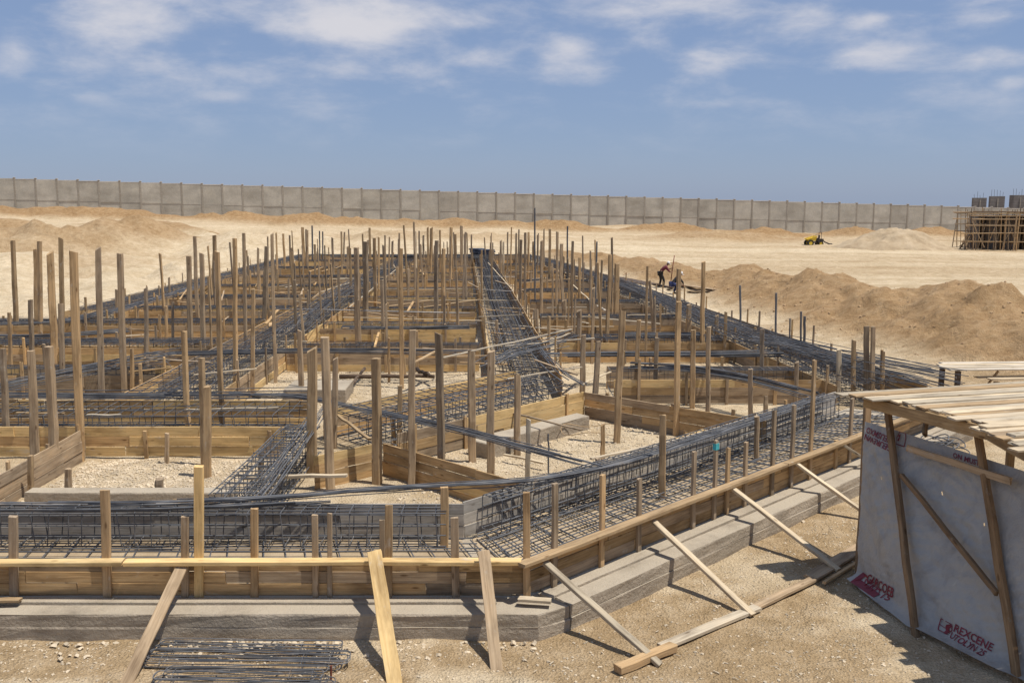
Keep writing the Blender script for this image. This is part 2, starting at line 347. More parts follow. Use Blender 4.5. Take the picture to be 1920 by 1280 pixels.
# ------------------------------------------------------------------ builders
class MB:
    def __init__(s): s.v = []; s.f = []
    def add(s, v, f):
        o = len(s.v); s.v += [tuple(p) for p in v]; s.f += [tuple(i + o for i in q) for q in f]
    def box(s, c, sx, sy, sz, rot=None):
        p = [Vector((x * sx / 2, y * sy / 2, z * sz / 2)) for x in (-1, 1) for y in (-1, 1) for z in (-1, 1)]
        if rot is not None: p = [rot @ q for q in p]
        c = Vector(c)
        s.add([q + c for q in p], [(0, 1, 3, 2), (4, 6, 7, 5), (0, 4, 5, 1), (2, 3, 7, 6), (0, 2, 6, 4), (1, 5, 7, 3)])
    def tube(s, pts, r, n=5, closed=False, taper=1.0):
        pts = [Vector(p) for p in pts]; m = len(pts); v = []; f = []
        for i, p in enumerate(pts):
            if closed: d = pts[(i + 1) % m] - pts[i - 1]
            else: d = pts[min(i + 1, m - 1)] - pts[max(i - 1, 0)]
            d.normalize(); a = Vector((0, 0, 1)) if abs(d.z) < .9 else Vector((1, 0, 0))
            x = d.cross(a).normalized(); y = d.cross(x)
            rr = r * (1 + (taper - 1) * i / max(1, m - 1))
            for k in range(n):
                t = 2 * math.pi * (k + .5) / n; v.append(p + x * (rr * math.cos(t)) + y * (rr * math.sin(t)))
        for i in range(m if closed else m - 1):
            j = (i + 1) % m
            for k in range(n):
                l = (k + 1) % n; f.append((i * n + k, i * n + l, j * n + l, j * n + k))
        if not closed: f.append(tuple(range(n))[::-1]); f.append(tuple((m - 1) * n + k for k in range(n)))
        s.add(v, f)
    def mesh(s, name, mat, smooth=False):
        me = bpy.data.meshes.new(name); me.from_pydata(s.v, [], s.f); me.materials.append(M[mat] if isinstance(mat, str) else mat)
        bm = bmesh.new(); bm.from_mesh(me); bmesh.ops.recalc_face_normals(bm, faces=bm.faces); bm.to_mesh(me); bm.free()
        if smooth: me.polygons.foreach_set('use_smooth', [True] * len(me.polygons))
        return me
    def build(s, name, mat, parent=None, smooth=False, loc=(0, 0, 0)):
        o = bpy.data.objects.new(name, s.mesh(name, mat, smooth)); C.objects.link(o); o.location = loc
        if parent is not None: o.parent = parent
        return o
def tag(o, label=None, cat=None, group=None, kind=None):
    if label: o['label'] = label
    if cat: o['category'] = cat
    if group: o['group'] = group
    if kind: o['kind'] = kind
    return o
def thing(name, loc, label, cat, group=None):
    o = bpy.data.objects.new(name, None); o.empty_display_size = .2; C.objects.link(o); o.location = loc
    return tag(o, label, cat, group)
def inst(name, me, parent, mat4):
    o = bpy.data.objects.new(name, me); C.objects.link(o); o.matrix_basis = mat4
    if parent is not None: o.parent = parent
    return o
def frame(p0, d, up=Vector((0, 0, 1))):
    x = Vector(d).normalized(); up = Vector(up)
    if abs(x.dot(up)) > .97: up = Vector((0, 1, 0))
    z = (up - x * up.dot(x)).normalized(); y = z.cross(x)
    m = Matrix((x, y, z)).transposed().to_4x4(); m.translation = Vector(p0); return m
def beam(name, p0, p1, w, t, mat, parent=None, up=(0, 0, 1), warp=.006, segs=3, chamfer=.12, roll=0.0, taper=1.0, cut=0.0):
    """a sawn timber from p0 to p1; w across (local y), t thick (local z); its own mesh with uneven edges"""
    p0 = Vector(p0); p1 = Vector(p1); L = (p1 - p0).length
    c = min(w, t) * chamfer; hw, ht = w / 2, t / 2
    sec = [(-hw + c, -ht), (hw - c, -ht), (hw, -ht + c), (hw, ht - c), (hw - c, ht), (-hw + c, ht), (-hw, ht - c), (-hw, -ht + c)]
    v = []; f = []
    for i in range(segs + 1):
        k = i / segs; oy = random.uniform(-1, 1) * warp * (0 < i < segs); oz = random.uniform(-1, 1) * warp * (0 < i < segs)
        s = (1 + random.uniform(-.04, .04)) * (1 + (taper - 1) * k)
        for j, (y, z) in enumerate(sec):
            e = random.uniform(-.012, .012) if i in (0, segs) else 0
            if i == segs: e += cut * (y / w + .4 * z / t)
            v.append((L * k + e, y * s + oy, z * s + oz))
    for i in range(segs):
        for j in range(8):
            l = (j + 1) % 8; f.append((i * 8 + j, i * 8 + l, i * 8 + 8 + l, i * 8 + 8 + j))
    f.append(tuple(range(8))[::-1]); f.append(tuple(segs * 8 + j for j in range(8)))
    me = bpy.data.meshes.new(name); me.from_pydata(v, [], f); me.materials.append(M[mat])
    o = bpy.data.objects.new(name, me); C.objects.link(o)
    m = frame(p0, p1 - p0, up)
    if roll: m = m @ Matrix.Rotation(roll, 4, 'X')
    if parent is not None:
        o.parent = parent; m = Matrix.Translation(-Vector(parent.location)) @ m
    o.matrix_basis = m
    return o
ORD = ['', 'first', 'second', 'third', 'fourth', 'fifth', 'sixth', 'seventh', 'eighth', 'ninth', 'tenth', 'eleventh', 'twelfth', 'thirteenth', 'fourteenth', 'fifteenth', 'sixteenth', 'seventeenth', 'eighteenth', 'nineteenth', 'twentieth']
def ordinal(n):
    return ORD[n] if n < len(ORD) else ('twenty-' + ORD[n - 20] if n < 30 else ('thirtieth' if n == 30 else 'thirty-' + ORD[n - 30]))
# ------------------------------------------------------------------ ground
def build_ground():
    r = [0.4 + 6.6 * (i / 11) for i in range(11)]
    k = 7.0
    while k < 235: r.append(k); k *= 1.0072
    while k < 5000: r.append(k); k *= 1.16
    r = np.array(r)
    a = np.concatenate([np.linspace(-180, -37, 40)[:-1], np.linspace(-37, 37, 470), np.linspace(37, 180, 40)[1:-1]])
    a = np.radians(a)
    R, A = np.meshgrid(r, a, indexing='ij')
    X, Y = R * np.sin(A), R * np.cos(A)
    Z, P, O = terrain(X, Y)
    nr, na = R.shape
    v = np.stack([X, Y, Z], -1).reshape(-1, 3)
    i = np.arange(nr - 1)[:, None] * na + np.arange(na)[None, :]
    j = np.arange(nr - 1)[:, None] * na + (np.arange(na)[None, :] + 1) % na
    f = np.stack([i, j, j + na, i + na], -1).reshape(-1, 4)[:, ::-1]
    me = bpy.data.meshes.new('ground')
    me.vertices.add(len(v) + 1); vv = np.vstack([v, [[0, 0, 0]]]); me.vertices.foreach_set('co', vv.ravel())
    tri = np.stack([np.full(na, len(v)), (np.arange(na) + 1) % na, np.arange(na)], -1)
    nl = f.size + tri.size
    me.loops.add(nl); me.loops.foreach_set('vertex_index', np.concatenate([f.ravel(), tri.ravel()]).astype(np.int32))
    me.polygons.add(len(f) + na)
    st = np.concatenate([np.arange(len(f)) * 4, len(f) * 4 + np.arange(na) * 3]).astype(np.int32)
    me.polygons.foreach_set('loop_start', st)
    me.polygons.foreach_set('use_smooth', np.ones(len(f) + na, dtype=bool))
    me.update(calc_edges=True); me.validate()
    ca = me.color_attributes.new('soil', 'FLOAT_COLOR', 'POINT')
    col = np.zeros((len(v) + 1, 4)); col[:-1, 0] = P.ravel(); col[:-1, 1] = O.ravel(); col[:, 3] = 1
    ca.data.foreach_set('color', col.ravel())
    me.materials.append(M['soil'])
    o = bpy.data.objects.new('ground', me); C.objects.link(o); tag(o, kind='structure')
build_ground()

def stones(name, label, spots, mat='stone'):
    """many pebbles in one mesh: spots = (x, y, z, size)"""
    n = len(spots); S = np.array(spots)
    base = np.array([(1, 0, -.3), (-.5, .87, -.3), (-.5, -.87, -.3), (.6, .5, .45), (-.75, .1, .4), (.2, -.8, .42), (0, 0, .8)])
    fc = np.array([(0, 1, 3), (1, 4, 3), (1, 2, 4), (2, 5, 4), (2, 0, 5), (0, 3, 5), (3, 4, 6), (4, 5, 6), (5, 3, 6)])
    rs = np.random.RandomState(5)
    ang = rs.uniform(0, 6.28, n); sx = rs.uniform(.7, 1.4, (n, 1, 3)) * np.array([1, 1, .75])
    V = base[None] * sx * (1 + rs.uniform(-.18, .18, (n, 7, 3)))
    c, s = np.cos(ang)[:, None], np.sin(ang)[:, None]
    x = V[..., 0] * c - V[..., 1] * s; y = V[..., 0] * s + V[..., 1] * c
    V = np.stack([x, y, V[..., 2]], -1) * S[:, None, 3:4] + S[:, None, :3]
    Fq = fc[None] + (np.arange(n) * 7)[:, None, None]
    me = bpy.data.meshes.new(name); me.from_pydata(V.reshape(-1, 3).tolist(), [], Fq.reshape(-1, 3).tolist())
    me.materials.append(M[mat]); o = bpy.data.objects.new(name, me); C.objects.link(o)
    return tag(o, label, 'gravel', kind='stuff')
def scatter():
    rs = np.random.RandomState(3); sp = []
    x = rs.uniform(-8, 8, 30000); y = rs.uniform(8.8, 20, 30000)
    den = vnoise(x * .8, y * .8, 4) + rs.uniform(-.5, .5, 30000)
    ok = (den > -.15) & ~inside(x, y, [(-30, 11.1), (.55, 11.1), (11, 21.3), (11, 40), (-30, 40)])
    x, y = x[ok], y[ok]; z = terrain(x, y)[0]; s = .006 + .02 * rs.rand(len(x)) ** 4
    sp += list(zip(x, y, z + s * .2, s))
    # pale rubble along the foot of the front footing
    for i in range(500):
        xx = rs.uniform(-7, .3); k = abs(vnoise(np.array([xx * 1.3]), np.array([.5]), 8)[0]) * 2
        yy = 11.1 - rs.rand() ** 2 * .5; s = .008 + .028 * rs.rand() ** 3 * (1 + k)
        sp.append((xx, yy, s * .25, s))
    for i in range(120):
        xx = rs.uniform(-4.2, -2.5); yy = 11.12 - rs.rand() ** 2 * .25; s = .015 + .045 * rs.rand() ** 2
        sp.append((xx, yy, s * .3, s))
    stones('gravel', 'loose pale pebbles strewn over the sandy ground in front', sp)
    sp = []
    for x0, x1, y0, y1, n in [(-8.5, -4.6, 15.9, 18.8, 5200), (-2, 5, 15.5, 22, 6000), (-6.8, -1, 22, 29, 5000), (-9, -3.5, 13.9, 15.9, 1500)]:
        x = rs.uniform(x0, x1, n); y = rs.uniform(y0, y1, n); z = terrain(x, y)[0]; s = .012 + .03 * rs.rand(n) ** 3
        sp += list(zip(x, y, z + s * .2, s))
    stones('gravel', 'broken pale stone filling the pits between the formwork', sp)
    sp = []
    M['clod'] = simple('earth clods', (.37, .245, .135), .95, 0, .3, 1)
    n = 7000; x = rs.uniform(6, 36, n); y = rs.uniform(26, 70, n); b = berm_h(x, y)
    ok = (b > .1) & ~inside(x, y, SITE); x, y = x[ok], y[ok]; z = terrain(x, y)[0]; s = .02 + .06 * rs.rand(len(x)) ** 5
    sp = list(zip(x, y, z + s * .2, s))
    stones('gravel', 'clods and stones lying on the brown earth bank', sp, 'clod')
scatter()

# sand pile near the boundary wall
def sand_pile():
    c = GT(1700, 468); n = 70; V = []; Fc = []
    rx, ry, h = 7.4, 4.2, 2.15
    xs = np.linspace(-1, 1, n); XX, YY = np.meshgrid(xs, xs, indexing='ij')
    d = np.hypot(XX, YY) + fbm(XX * 2.5, YY * 2.5, 4, 6) * .16
    prof = np.clip(1 - d, 0, 1); prof = np.minimum(1.35 * prof, .62 + .5 * prof) ; prof = prof * sst(0, .12, prof)
    Z = h * prof * (1 - .28 * sst(.1, .8, XX)) + fbm(XX * 9, YY * 9, 3, 5) * .10 + prof * fbm(XX * 3, YY * 3, 3, 15) * .9
    for i in range(n):
        for j in range(n):
            x, y = c.x + xs[i] * rx, c.y + 3.5 + xs[j] * ry
            V.append((x - c.x, y - c.y, 0))
    arr = np.array(V); tzv = terrain(arr[:, 0] + c.x, arr[:, 1] + c.y)[0] - c.z
    V = [(a[0], a[1], t + z - .12) for a, t, z in zip(V, tzv, Z.ravel())]
    for i in range(n - 1):
        for j in range(n - 1): Fc.append((i * n + j, i * n + n + j, i * n + n + j + 1, i * n + j + 1))
    me = bpy.data.meshes.new('sand_pile'); me.from_pydata(V, [], Fc); me.materials.append(M['sand'])
    me.polygons.foreach_set('use_smooth', [True] * len(Fc))
    o = bpy.data.objects.new('sand_pile', me); C.objects.link(o); o.location = c
    tag(o, 'large pale sand heap in front of the boundary wall beside the scaffold', 'sand heap')
def sandm():
    m, nt, b = new_mat('heaped sand'); L = nt.links; g = nd(nt, 'ShaderNodeNewGeometry')
    n = nd(nt, 'ShaderNodeTexNoise', i_Scale=.9, i_Detail=9, i_Roughness=.7); L.new(g.outputs['Position'], n.inputs['Vector'])
    L.new(ramp(nt, n.outputs[0], [(.3, (.29, .21, .125)), (.5, (.38, .288, .18)), (.7, (.46, .36, .24))]), b.inputs['Base Color'])
    b.inputs['Roughness'].default_value = .95; bump(nt, b, n.outputs[0], .8, .15); return m
M['sand'] = sandm(); sand_pile()

# ------------------------------------------------------------------ boundary wall
def boundary_wall():
    # left end (photo column 0) to right end (column 1800), following the falling ground
    P0 = Vector((-80.0, 150.0)); P1 = Vector((79.5, 169.5)); d = (P1 - P0); full = d.length; d.normalize()
    zt0, zb0, zt1, zb1 = 8.35, 3.35, 3.75, -1.2
    W_ = thing('boundary_wall', (0, 160, 0), 'long grey precast concrete boundary wall closing the site behind the mounds', 'wall')
    bay = 3.12; nrm = Vector((d.y, -d.x, 0)); D3 = Vector((d.x, d.y, 0))
    n0, n1 = -5, int(full / bay) + 12
    rng = random.Random(4)
    for i in range(n0, n1 + 1):
        s = i * bay; k = s / full; p = Vector((P0.x + d.x * s, P0.y + d.y * s, 0))
        zt = zt0 + (zt1 - zt0) * k + rng.uniform(-.04, .04); zb = zb0 + (zb1 - zb0) * k - 1.2
        loc = W_.location
        mb = MB(); rot = Matrix.Rotation(math.atan2(d.y, d.x), 3, 'Z')
        mb.box((0, 0, (zt + .12 + zb) / 2), .26, .34, zt + .12 - zb, rot)
        pl = mb.build('pillar', 'wallpost', W_, loc=p - loc)
        mb = MB(); mb.box((0, 0, 0), .34, .40, .07, rot); mb.build('cap', 'pale_concrete', pl, loc=(0, 0, zt + .155))
        if i == n1: break
        zt2 = zt0 + (zt1 - zt0) * (k + bay / 2 / full)
        hs = zt2 - zb; m1 = zb + 1.2 + 1.75
        for (a, b_, off) in ((zb, m1 - .002, .02), (m1 + .002, zt2 - .09, .06)):
            mb = MB(); mb.box((0, 0, 0), bay - .262, .16, b_ - a, rot)
            q = p + D3 * bay / 2 + nrm * (off + rng.uniform(-.02, .02))
            o = mb.build('panel', 'wallpanel', W_, loc=(q.x - loc.x, q.y - loc.y, (a + b_) / 2))
        mb = MB(); mb.box((0, 0, 0), bay - .264, .30, .10, rot)
        q = p + D3 * bay / 2
        mb.build('coping', 'pale_concrete', W_, loc=(q.x - loc.x, q.y - loc.y, zt2 - .05))
M['pale_concrete'] = concrete('pale coping concrete', (.58, .55, .5), .12, scale=.5)
boundary_wall()

# wood chips and splinters trodden into the ground in front
def chips():
    rs = random.Random(17); mb = MB()
    for i in range(300):
        x, y = rs.uniform(-7, 6.5), rs.uniform(8.9, 15)
        if inside(np.array([x]), np.array([y]), [(-30, 11.05), (.6, 11.05), (11, 21.3), (11, 40), (-30, 40)])[0]: continue
        mb.box((x, y, .006), rs.uniform(.015, .09), rs.uniform(.005, .018), .007, Matrix.Rotation(rs.uniform(0, 6.3), 3, 'Z') @ Matrix.Rotation(rs.uniform(-.15, .15), 3, 'Y'))
    tag(mb.build('wood_chips', 'pale_wood'), 'wood chips and splinters scattered on the ground in front', 'wood chips', kind='stuff')
chips()

# unfinished concrete blocks rising behind the wall at the right
def tower(px0, px1, pyt, Y, label, steps=()):
    a = GY(px0, pyt, Y); b = GY(px1, pyt, Y); w = b.x - a.x
    t = thing('unfinished_building', ((a.x + b.x) / 2, Y, -4), label, 'building')
    zt = a.z; mb = MB(); mb.box((0, 0, (zt + 4) / 2), w, w * .25, zt + 4); mb.build('wall', 'column', t)
    rng = random.Random(px0)
    for i in range(int(w / .55)):
        x = -w / 2 + .3 + i * .55; mb = MB(); hh = rng.uniform(.5, 1.3)
        mb.tube([(x, 0, zt + 3.9), (x + rng.uniform(-.08, .08), 0, zt + 4 + hh)], .03, 4); mb.build('starter_bar', 'rebar', t)
    for i in range(1, max(2, int(w / 1.1))):
        mb = MB(); mb.box((-w / 2 + i * w / max(2, int(w / 1.1)), -w * .125 - .04, (zt + 4) / 2 - .2), .16, .16, zt + 3.6); mb.build('rib', 'wallpost', t)
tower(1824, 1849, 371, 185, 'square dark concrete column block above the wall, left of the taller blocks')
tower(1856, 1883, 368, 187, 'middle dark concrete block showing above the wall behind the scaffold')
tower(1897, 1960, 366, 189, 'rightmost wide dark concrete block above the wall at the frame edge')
# ------------------------------------------------------------------ formwork, footings, reinforcement
V2 = lambda p: Vector((p[0], p[1]))
def form(p0, p1, zb, zt, nb, out, label, plen=3.4, batten=1.0, mat='board', fresh=.12, bw=.08, ext=.0, group=None, greys=.25):
    """a shutter of nb courses of planks from p0 to p1; out = +1/-1 side (left/right of p0->p1) that carries the battens"""
    a, b = V2(p0), V2(p1); d = (b - a); L = d.length; d.normalize(); n = Vector((-d.y, d.x)) * out
    t = thing('formwork', (a.x, a.y, zb), label, 'formwork', group)
    h = (zt - zb) / nb
    for c in range(nb):
        s = 0.0; first = True
        z = zb + h * (c + .5)
        while s < L - .02:
            l = plen * random.uniform(.75, 1.25)
            if first: l *= random.uniform(.4, 1); first = False
            e = min(L, s + l)
            if L - e < .5: e = L
            q0 = a + d * s; q1 = a + d * e; j = random.uniform(-.012, .012)
            m = 'fresh' if random.random() < fresh else ('grey_wood' if random.random() < greys else mat)
            beam('plank', (q0.x + n.x * j, q0.y + n.y * j, z + random.uniform(-.006, .006)), (q1.x + n.x * (j + .004), q1.y + n.y * (j + .004), z + random.uniform(-.006, .006)),
                 .026, h * .968, m, t, segs=2, warp=.003, chamfer=.08)
            s = e + .006
    if batten:
        k = random.uniform(.2, batten * .6)
        while k < L - .1:
            q = a + d * k + n * .045
            top = zt + random.choice((-.08, -.02, .05, .12)) * (1 if ext == 0 else 1) + random.random() * ext
            beam('batten', (q.x, q.y, zb - .05), (q.x + random.uniform(-.01, .01), q.y, top), bw * random.uniform(.8, 1.1), .045, random.choice(('grey_wood', 'tan_wood', 'board')), t,
                 up=(n.x, n.y, 0), segs=1, warp=0)
            k += batten * random.uniform(.75, 1.25)
    return t

def poly_slab(name, pts, zb, zt, mat, label, cat='footing', rough=.006, seg=.5, group=None):
    """an upright prism over a plan outline, its top and sides cut into uneven strips"""
    cx = sum(p[0] for p in pts) / len(pts); cy = sum(p[1] for p in pts) / len(pts)
    out = []
    for i, p in enumerate(pts):
        q = V2(pts[(i + 1) % len(pts)]); p = V2(p); k = max(1, int((q - p).length / seg))
        for j in range(k): out.append(p.lerp(q, j / k))
    v = []; f = []; m = len(out)
    lev = [zb, zb + (zt - zb) * .5, zt - .02, zt]
    for li, z in enumerate(lev):
        for p in out:
            g = random.uniform(-rough, rough); sh = .012 if li == 3 else 0
            dx, dy = (cx - p.x), (cy - p.y); l = math.hypot(dx, dy) or 1
            v.append((p.x - cx + g + dx / l * sh, p.y - cy + random.uniform(-rough, rough) + dy / l * sh, z + (random.uniform(-rough, rough) * .6 if li else 0)))
    for li in range(3):
        for i in range(m):
            j = (i + 1) % m; f.append((li * m + i, li * m + j, li * m + m + j, li * m + m + i))
    f.append(tuple(3 * m + i for i in range(m)))
    me = bpy.data.meshes.new(name); me.from_pydata(v, [], f); me.materials.append(M[mat])
    o = bpy.data.objects.new(name, me); C.objects.link(o); o.location = (cx, cy, 0)
    return tag(o, label, cat, group)

def bar_mesh(L, r=.010, n=6, wob=.0):
    k = max(1, int(L / 1.2)) if wob else 1
    mb = MB(); mb.tube([(L * i / k, random.uniform(-wob, wob) * (0 < i < k), random.uniform(-wob, wob) * (0 < i < k)) for i in range(k + 1)], r, n)
    return mb.mesh('bar', 'rebar')
def loop_mesh(w, h, r=.008, n=5):
    c = .03; mb = MB()
    pts = []
    for sx, sz in ((-1, -1), (1, -1), (1, 1), (-1, 1)):
        x, z = sx * w / 2, sz * h / 2
        pts += [(0, x - sx * c, z), (0, x, z - sz * c)] if sx * sz > 0 else [(0, x, z - sz * c), (0, x - sx * c, z)]
    # order corner points round the loop
    pts = sorted(pts, key=lambda p: math.atan2(p[2] / h, p[1] / w))
    mb.tube(pts, r, n, closed=True); return mb.mesh('stirrup', 'rebar')

def mat_layer(t, a0, a1, b0, b1, z, sp, sl, r, near, wob=.0):
    """a net of bars between edge a0->a1 and edge b0->b1 at height z: individual bars when near, one mesh when far"""
    a0, a1, b0, b1 = map(V2, (a0, a1, b0, b1)); L = ((a1 - a0).length + (b1 - b0).length) / 2; Wd = ((b0 - a0).length + (b1 - a1).length) / 2
    nt_ = max(2, int(L / sp)); nl = max(2, int(Wd / sl)); loc = Vector(t.location)
    segs = []
    for i in range(nt_ + 1):
        k = i / nt_ + random.uniform(-.2, .2) / nt_; k = min(1, max(0, k)); e = random.uniform(-.008, .03)
        k2 = min(1, max(0, k + random.uniform(-.25, .25) / nt_))
        p, q = a0.lerp(a1, k), b0.lerp(b1, k2); segs.append(('cross_bar', p.lerp(q, .02 + e), p.lerp(q, .98 - e), z + random.uniform(-.012, .012)))
    for j in range(nl + 1):
        k = min(1, max(0, (j + random.uniform(-.2, .2)) / nl)) * .94 + .03
        segs.append(('long_bar', a0.lerp(b0, k), a1.lerp(b1, min(.97, k + random.uniform(-.015, .015))), z + 2 * r + random.uniform(-.006, .012)))
    if near:
        for nm, p, q, zz in segs:
            me = bar_mesh((q - p).length, r, 6, wob)
            o = inst(nm, me, t, frame(Vector((p.x, p.y, zz)) - loc, (q.x - p.x, q.y - p.y, random.uniform(-.012, .012))))
    else:
        mb = MB()
        for nm, p, q, zz in segs:
            m_ = p.lerp(q, .5); w = random.uniform(-wob, wob)
            mb.tube([Vector((p.x, p.y, zz)) - loc, Vector((m_.x, m_.y, zz + w)) - loc, Vector((q.x, q.y, zz + random.uniform(-.02, .02))) - loc], r, 4)
        o = mb.build('bars', 'rebar', t); tag(o, kind='stuff')

def cage(t, p0, p1, w, zb, zt, sp, near, nbars=3, r=.010, wob=.012):
    """stirrup cage from p0 to p1"""
    a, b = V2(p0), V2(p1); d = b - a; L = d.length; d.normalize(); n = Vector((-d.y, d.x)); loc = Vector(t.location)
    h = zt - zb; k = int(L / sp)
    if near:
        me = loop_mesh(w, h)
        for i in range(k + 1):
            s = min(L, max(0, i * sp + random.uniform(-.03, .03))); q = a + d * s
            o = inst('stirrup', me, t, frame(Vector((q.x, q.y, (zb + zt) / 2 + random.uniform(-.01, .015))) - loc, (d.x, d.y, random.uniform(-.12, .12)))
                     @ Matrix.Rotation(random.uniform(-.06, .06), 4, 'Z') @ Matrix.Rotation(random.uniform(-.03, .03), 4, 'X'))
        lines = [(sx * (w / 2 - .01), z) for sx in (-1, 1) for z in np.linspace(zb + .01, zt - .01, 4)] + [(w * (j / nbars - .5), zt - .012) for j in range(1, nbars)]
        for y, z in lines:
            me = bar_mesh(L, r, 6, wob); q = a + n * y
            inst('long_bar', me, t, frame(Vector((q.x, q.y, z)) - loc, (d.x, d.y, 0)))
    else:
        mb = MB(); zero = loc
        for i in range(k + 1):
            q = a + d * (i * sp + random.uniform(-.03, .03)); c = []
            for sx, z in ((-1, zb), (1, zb), (1, zt), (-1, zt)):
                c.append(Vector((q.x + n.x * sx * w / 2, q.y + n.y * sx * w / 2, z + random.uniform(-.01, .01))) - zero)
            mb.tube(c, .008, 4, closed=True)
        o = mb.build('stirrups', 'rebar', t); tag(o, kind='stuff')
        mb = MB(); m = max(2, int(L / 3))
        for y, z in [(sx * (w / 2), z) for sx in (-1, 1) for z in np.linspace(zb, zt, 3)] + [(w * (j / 4 - .5), zt) for j in range(1, 4)]:
            pts = []
            for i in range(m + 1):
                q = a + d * (L * i / m) + n * (y + random.uniform(-.03, .03)); pts.append(Vector((q.x, q.y, z + random.uniform(-.02, .02))) - zero)
            mb.tube(pts, r, 4)
        o = mb.build('bars', 'rebar', t); tag(o, kind='stuff')

def bundle(label, pts, n, spread, r=.010, wob=.015, cat='rebar bundle', ztop=True, stagger=.5):
    """loose long bars lying along a path of 3-D points"""
    pts = [Vector(p) for p in pts]; t = thing('rebar_bundle', pts[0], label, cat)
    # resample
    fine = []
    for i in range(len(pts) - 1):
        k = max(2, int((pts[i + 1] - pts[i]).length / .5))
        for j in range(k): fine.append(pts[i].lerp(pts[i + 1], j / k))
    fine.append(pts[-1])
    sm = [fine[0]] + [(fine[i - 1] + fine[i] * 2 + fine[i + 1]) / 4 for i in range(1, len(fine) - 1)] + [fine[-1]]
    for b in range(n):
        i0 = int(random.random() * stagger * len(sm) * .35); i1 = len(sm) - int(random.random() * stagger * len(sm) * .35)
        if i1 - i0 < 3: continue
        oy, oz = random.uniform(-1, 1) * spread, random.uniform(0, 1) * spread * .55
        dy, dz = random.uniform(-1, 1) * spread * .5, random.uniform(-.4, .4) * spread
        path = []
        for i in range(i0, i1):
            d = (sm[min(i + 1, len(sm) - 1)] - sm[max(0, i - 1)]); d.z = 0; d.normalize(); nn = Vector((-d.y, d.x, 0))
            k = i / len(sm)
            path.append(sm[i] + nn * (oy + dy * k + random.uniform(-wob, wob) * .3) + Vector((0, 0, oz + dz * k + random.uniform(-wob, wob) * .4)) - pts[0])
        mb = MB(); mb.tube(path, r * random.uniform(.85, 1.2), 5); mb.build('bar', 'rebar', t)
    return t

M['cement_board'] = wood('cement smeared board', (.27, .245, .21), (.385, .35, .30), (.46, .425, .37), .3)
ZF, ZT = .37, .87      # base and top of the front shutters
# concrete footings the cages stand on
poly_slab('concrete_footing', [(-10, 11.166), (.33, 11.166), (.728, 11.42), (.2, 12.1), (-.6, 13.9), (-10, 13.9)], -.1, .168, 'concrete', 'lower course of the grey concrete footing along the front')
poly_slab('concrete_footing', [(-10, 11.175), (.32, 11.175), (.72, 11.43), (.2, 12.1), (-.6, 13.88), (-10, 13.88)], .17, .33, 'concrete', 'upper course of the grey concrete footing along the front, forming a ledge')
poly_slab('concrete_footing', [(.745, 11.427), (10.407, 21.1), (8.2, 22.9), (-.5, 13.9), (.22, 12.1)], -.1, .175, 'concrete', 'lower course of the grey concrete footing running diagonally to the shed')
poly_slab('concrete_footing', [(.74, 11.44), (10.4, 21.11), (8.2, 22.88), (-.5, 13.88), (.22, 12.1)], .18, .335, 'concrete', 'upper course of the diagonal concrete footing, forming a ledge')
beam('concrete_kerb', (-10, 11.53, .345), (-.2, 11.53, .345), .15, .05, 'concrete', None, segs=14, warp=.004)
tag(C.objects['concrete_kerb'], 'thin raised concrete strip on the front footing below the planks', 'kerb')
k_ = beam('concrete_kerb', (.42, 11.66, .35), (9.7, 20.94, .35), .18, .05, 'concrete', None, segs=14, warp=.004)
tag(k_, 'thin raised concrete strip on the diagonal footing below the planks', 'kerb')

# front shutter with its stakes, rail
ff = form((-10, 11.70), (.17, 11.70), ZF, ZT - .04, 3, -1, 'low brown plank formwork along the front edge, with yellow top rail', 2.6, 0, fresh=.05)
for (xt, yt, xb, yb, w, m) in [(25, 967, 27, 1120, .11, 'grey_wood'), (197, 918, 202, 1122, .11, 'tan_wood'), (347, 968, 347, 1115, .095, 'grey_wood'), (373, 873, 373, 1118, .115, 'fresh'),
                               (477, 953, 477, 1118, .095, 'tan_wood'), (590, 965, 592, 1117, .075, 'grey_wood'), (618, 962, 618, 1100, .06, 'grey_wood'), (717, 973, 717, 1100, .07, 'grey_wood'),
                               (729, 947, 728, 1117, .095, 'tan_wood'), (852, 970, 855, 1117, .1, 'grey_wood'), (987, 923, 988, 1117, .09, 'tan_wood'), (-130, 960, -130, 1118, .1, 'grey_wood'), (-260, 930, -258, 1118, .1, 'tan_wood')]:
    b = GY(xb, yb, 11.655); tp = GY(xt, yt, 11.655)
    beam('stake', (b.x, 11.655, ZF - .02), (tp.x, 11.655 + random.uniform(-.01, .01), tp.z), w, .05, m, ff, up=(0, 1, 0), segs=3, warp=.004)
beam('rail', (-10, 11.565, ZT - .02), (-4.9, 11.565, ZT - .015), .155, .055, 'fresh', ff, segs=5, warp=.008)
beam('rail', (-4.88, 11.565, ZT - .02), (.12, 11.57, ZT - .01), .155, .055, 'fresh', ff, segs=5, warp=.008)
# its back shutter
form((-10, 13.80), (-.72, 13.80), .36, ZT + .02, 3, 1, 'grey cement-stained plank formwork on the far side of the front cage', 3.0, 1.4, mat='cement_board', fresh=0, greys=0)
for (xt, yt, xb, yb, w, m, lab) in [(833, 913, 833, 1025, .115, 'tan_wood', 'short brown stake leaning at the inner corner of the front cage')]:
    b = G(xb, yb, .36); tp = GY(xt, yt, b.y); p_ = beam('timber_stake', b, tp, w, .06, m, None, up=(0, 1, 0)); tag(p_, lab, 'stake')
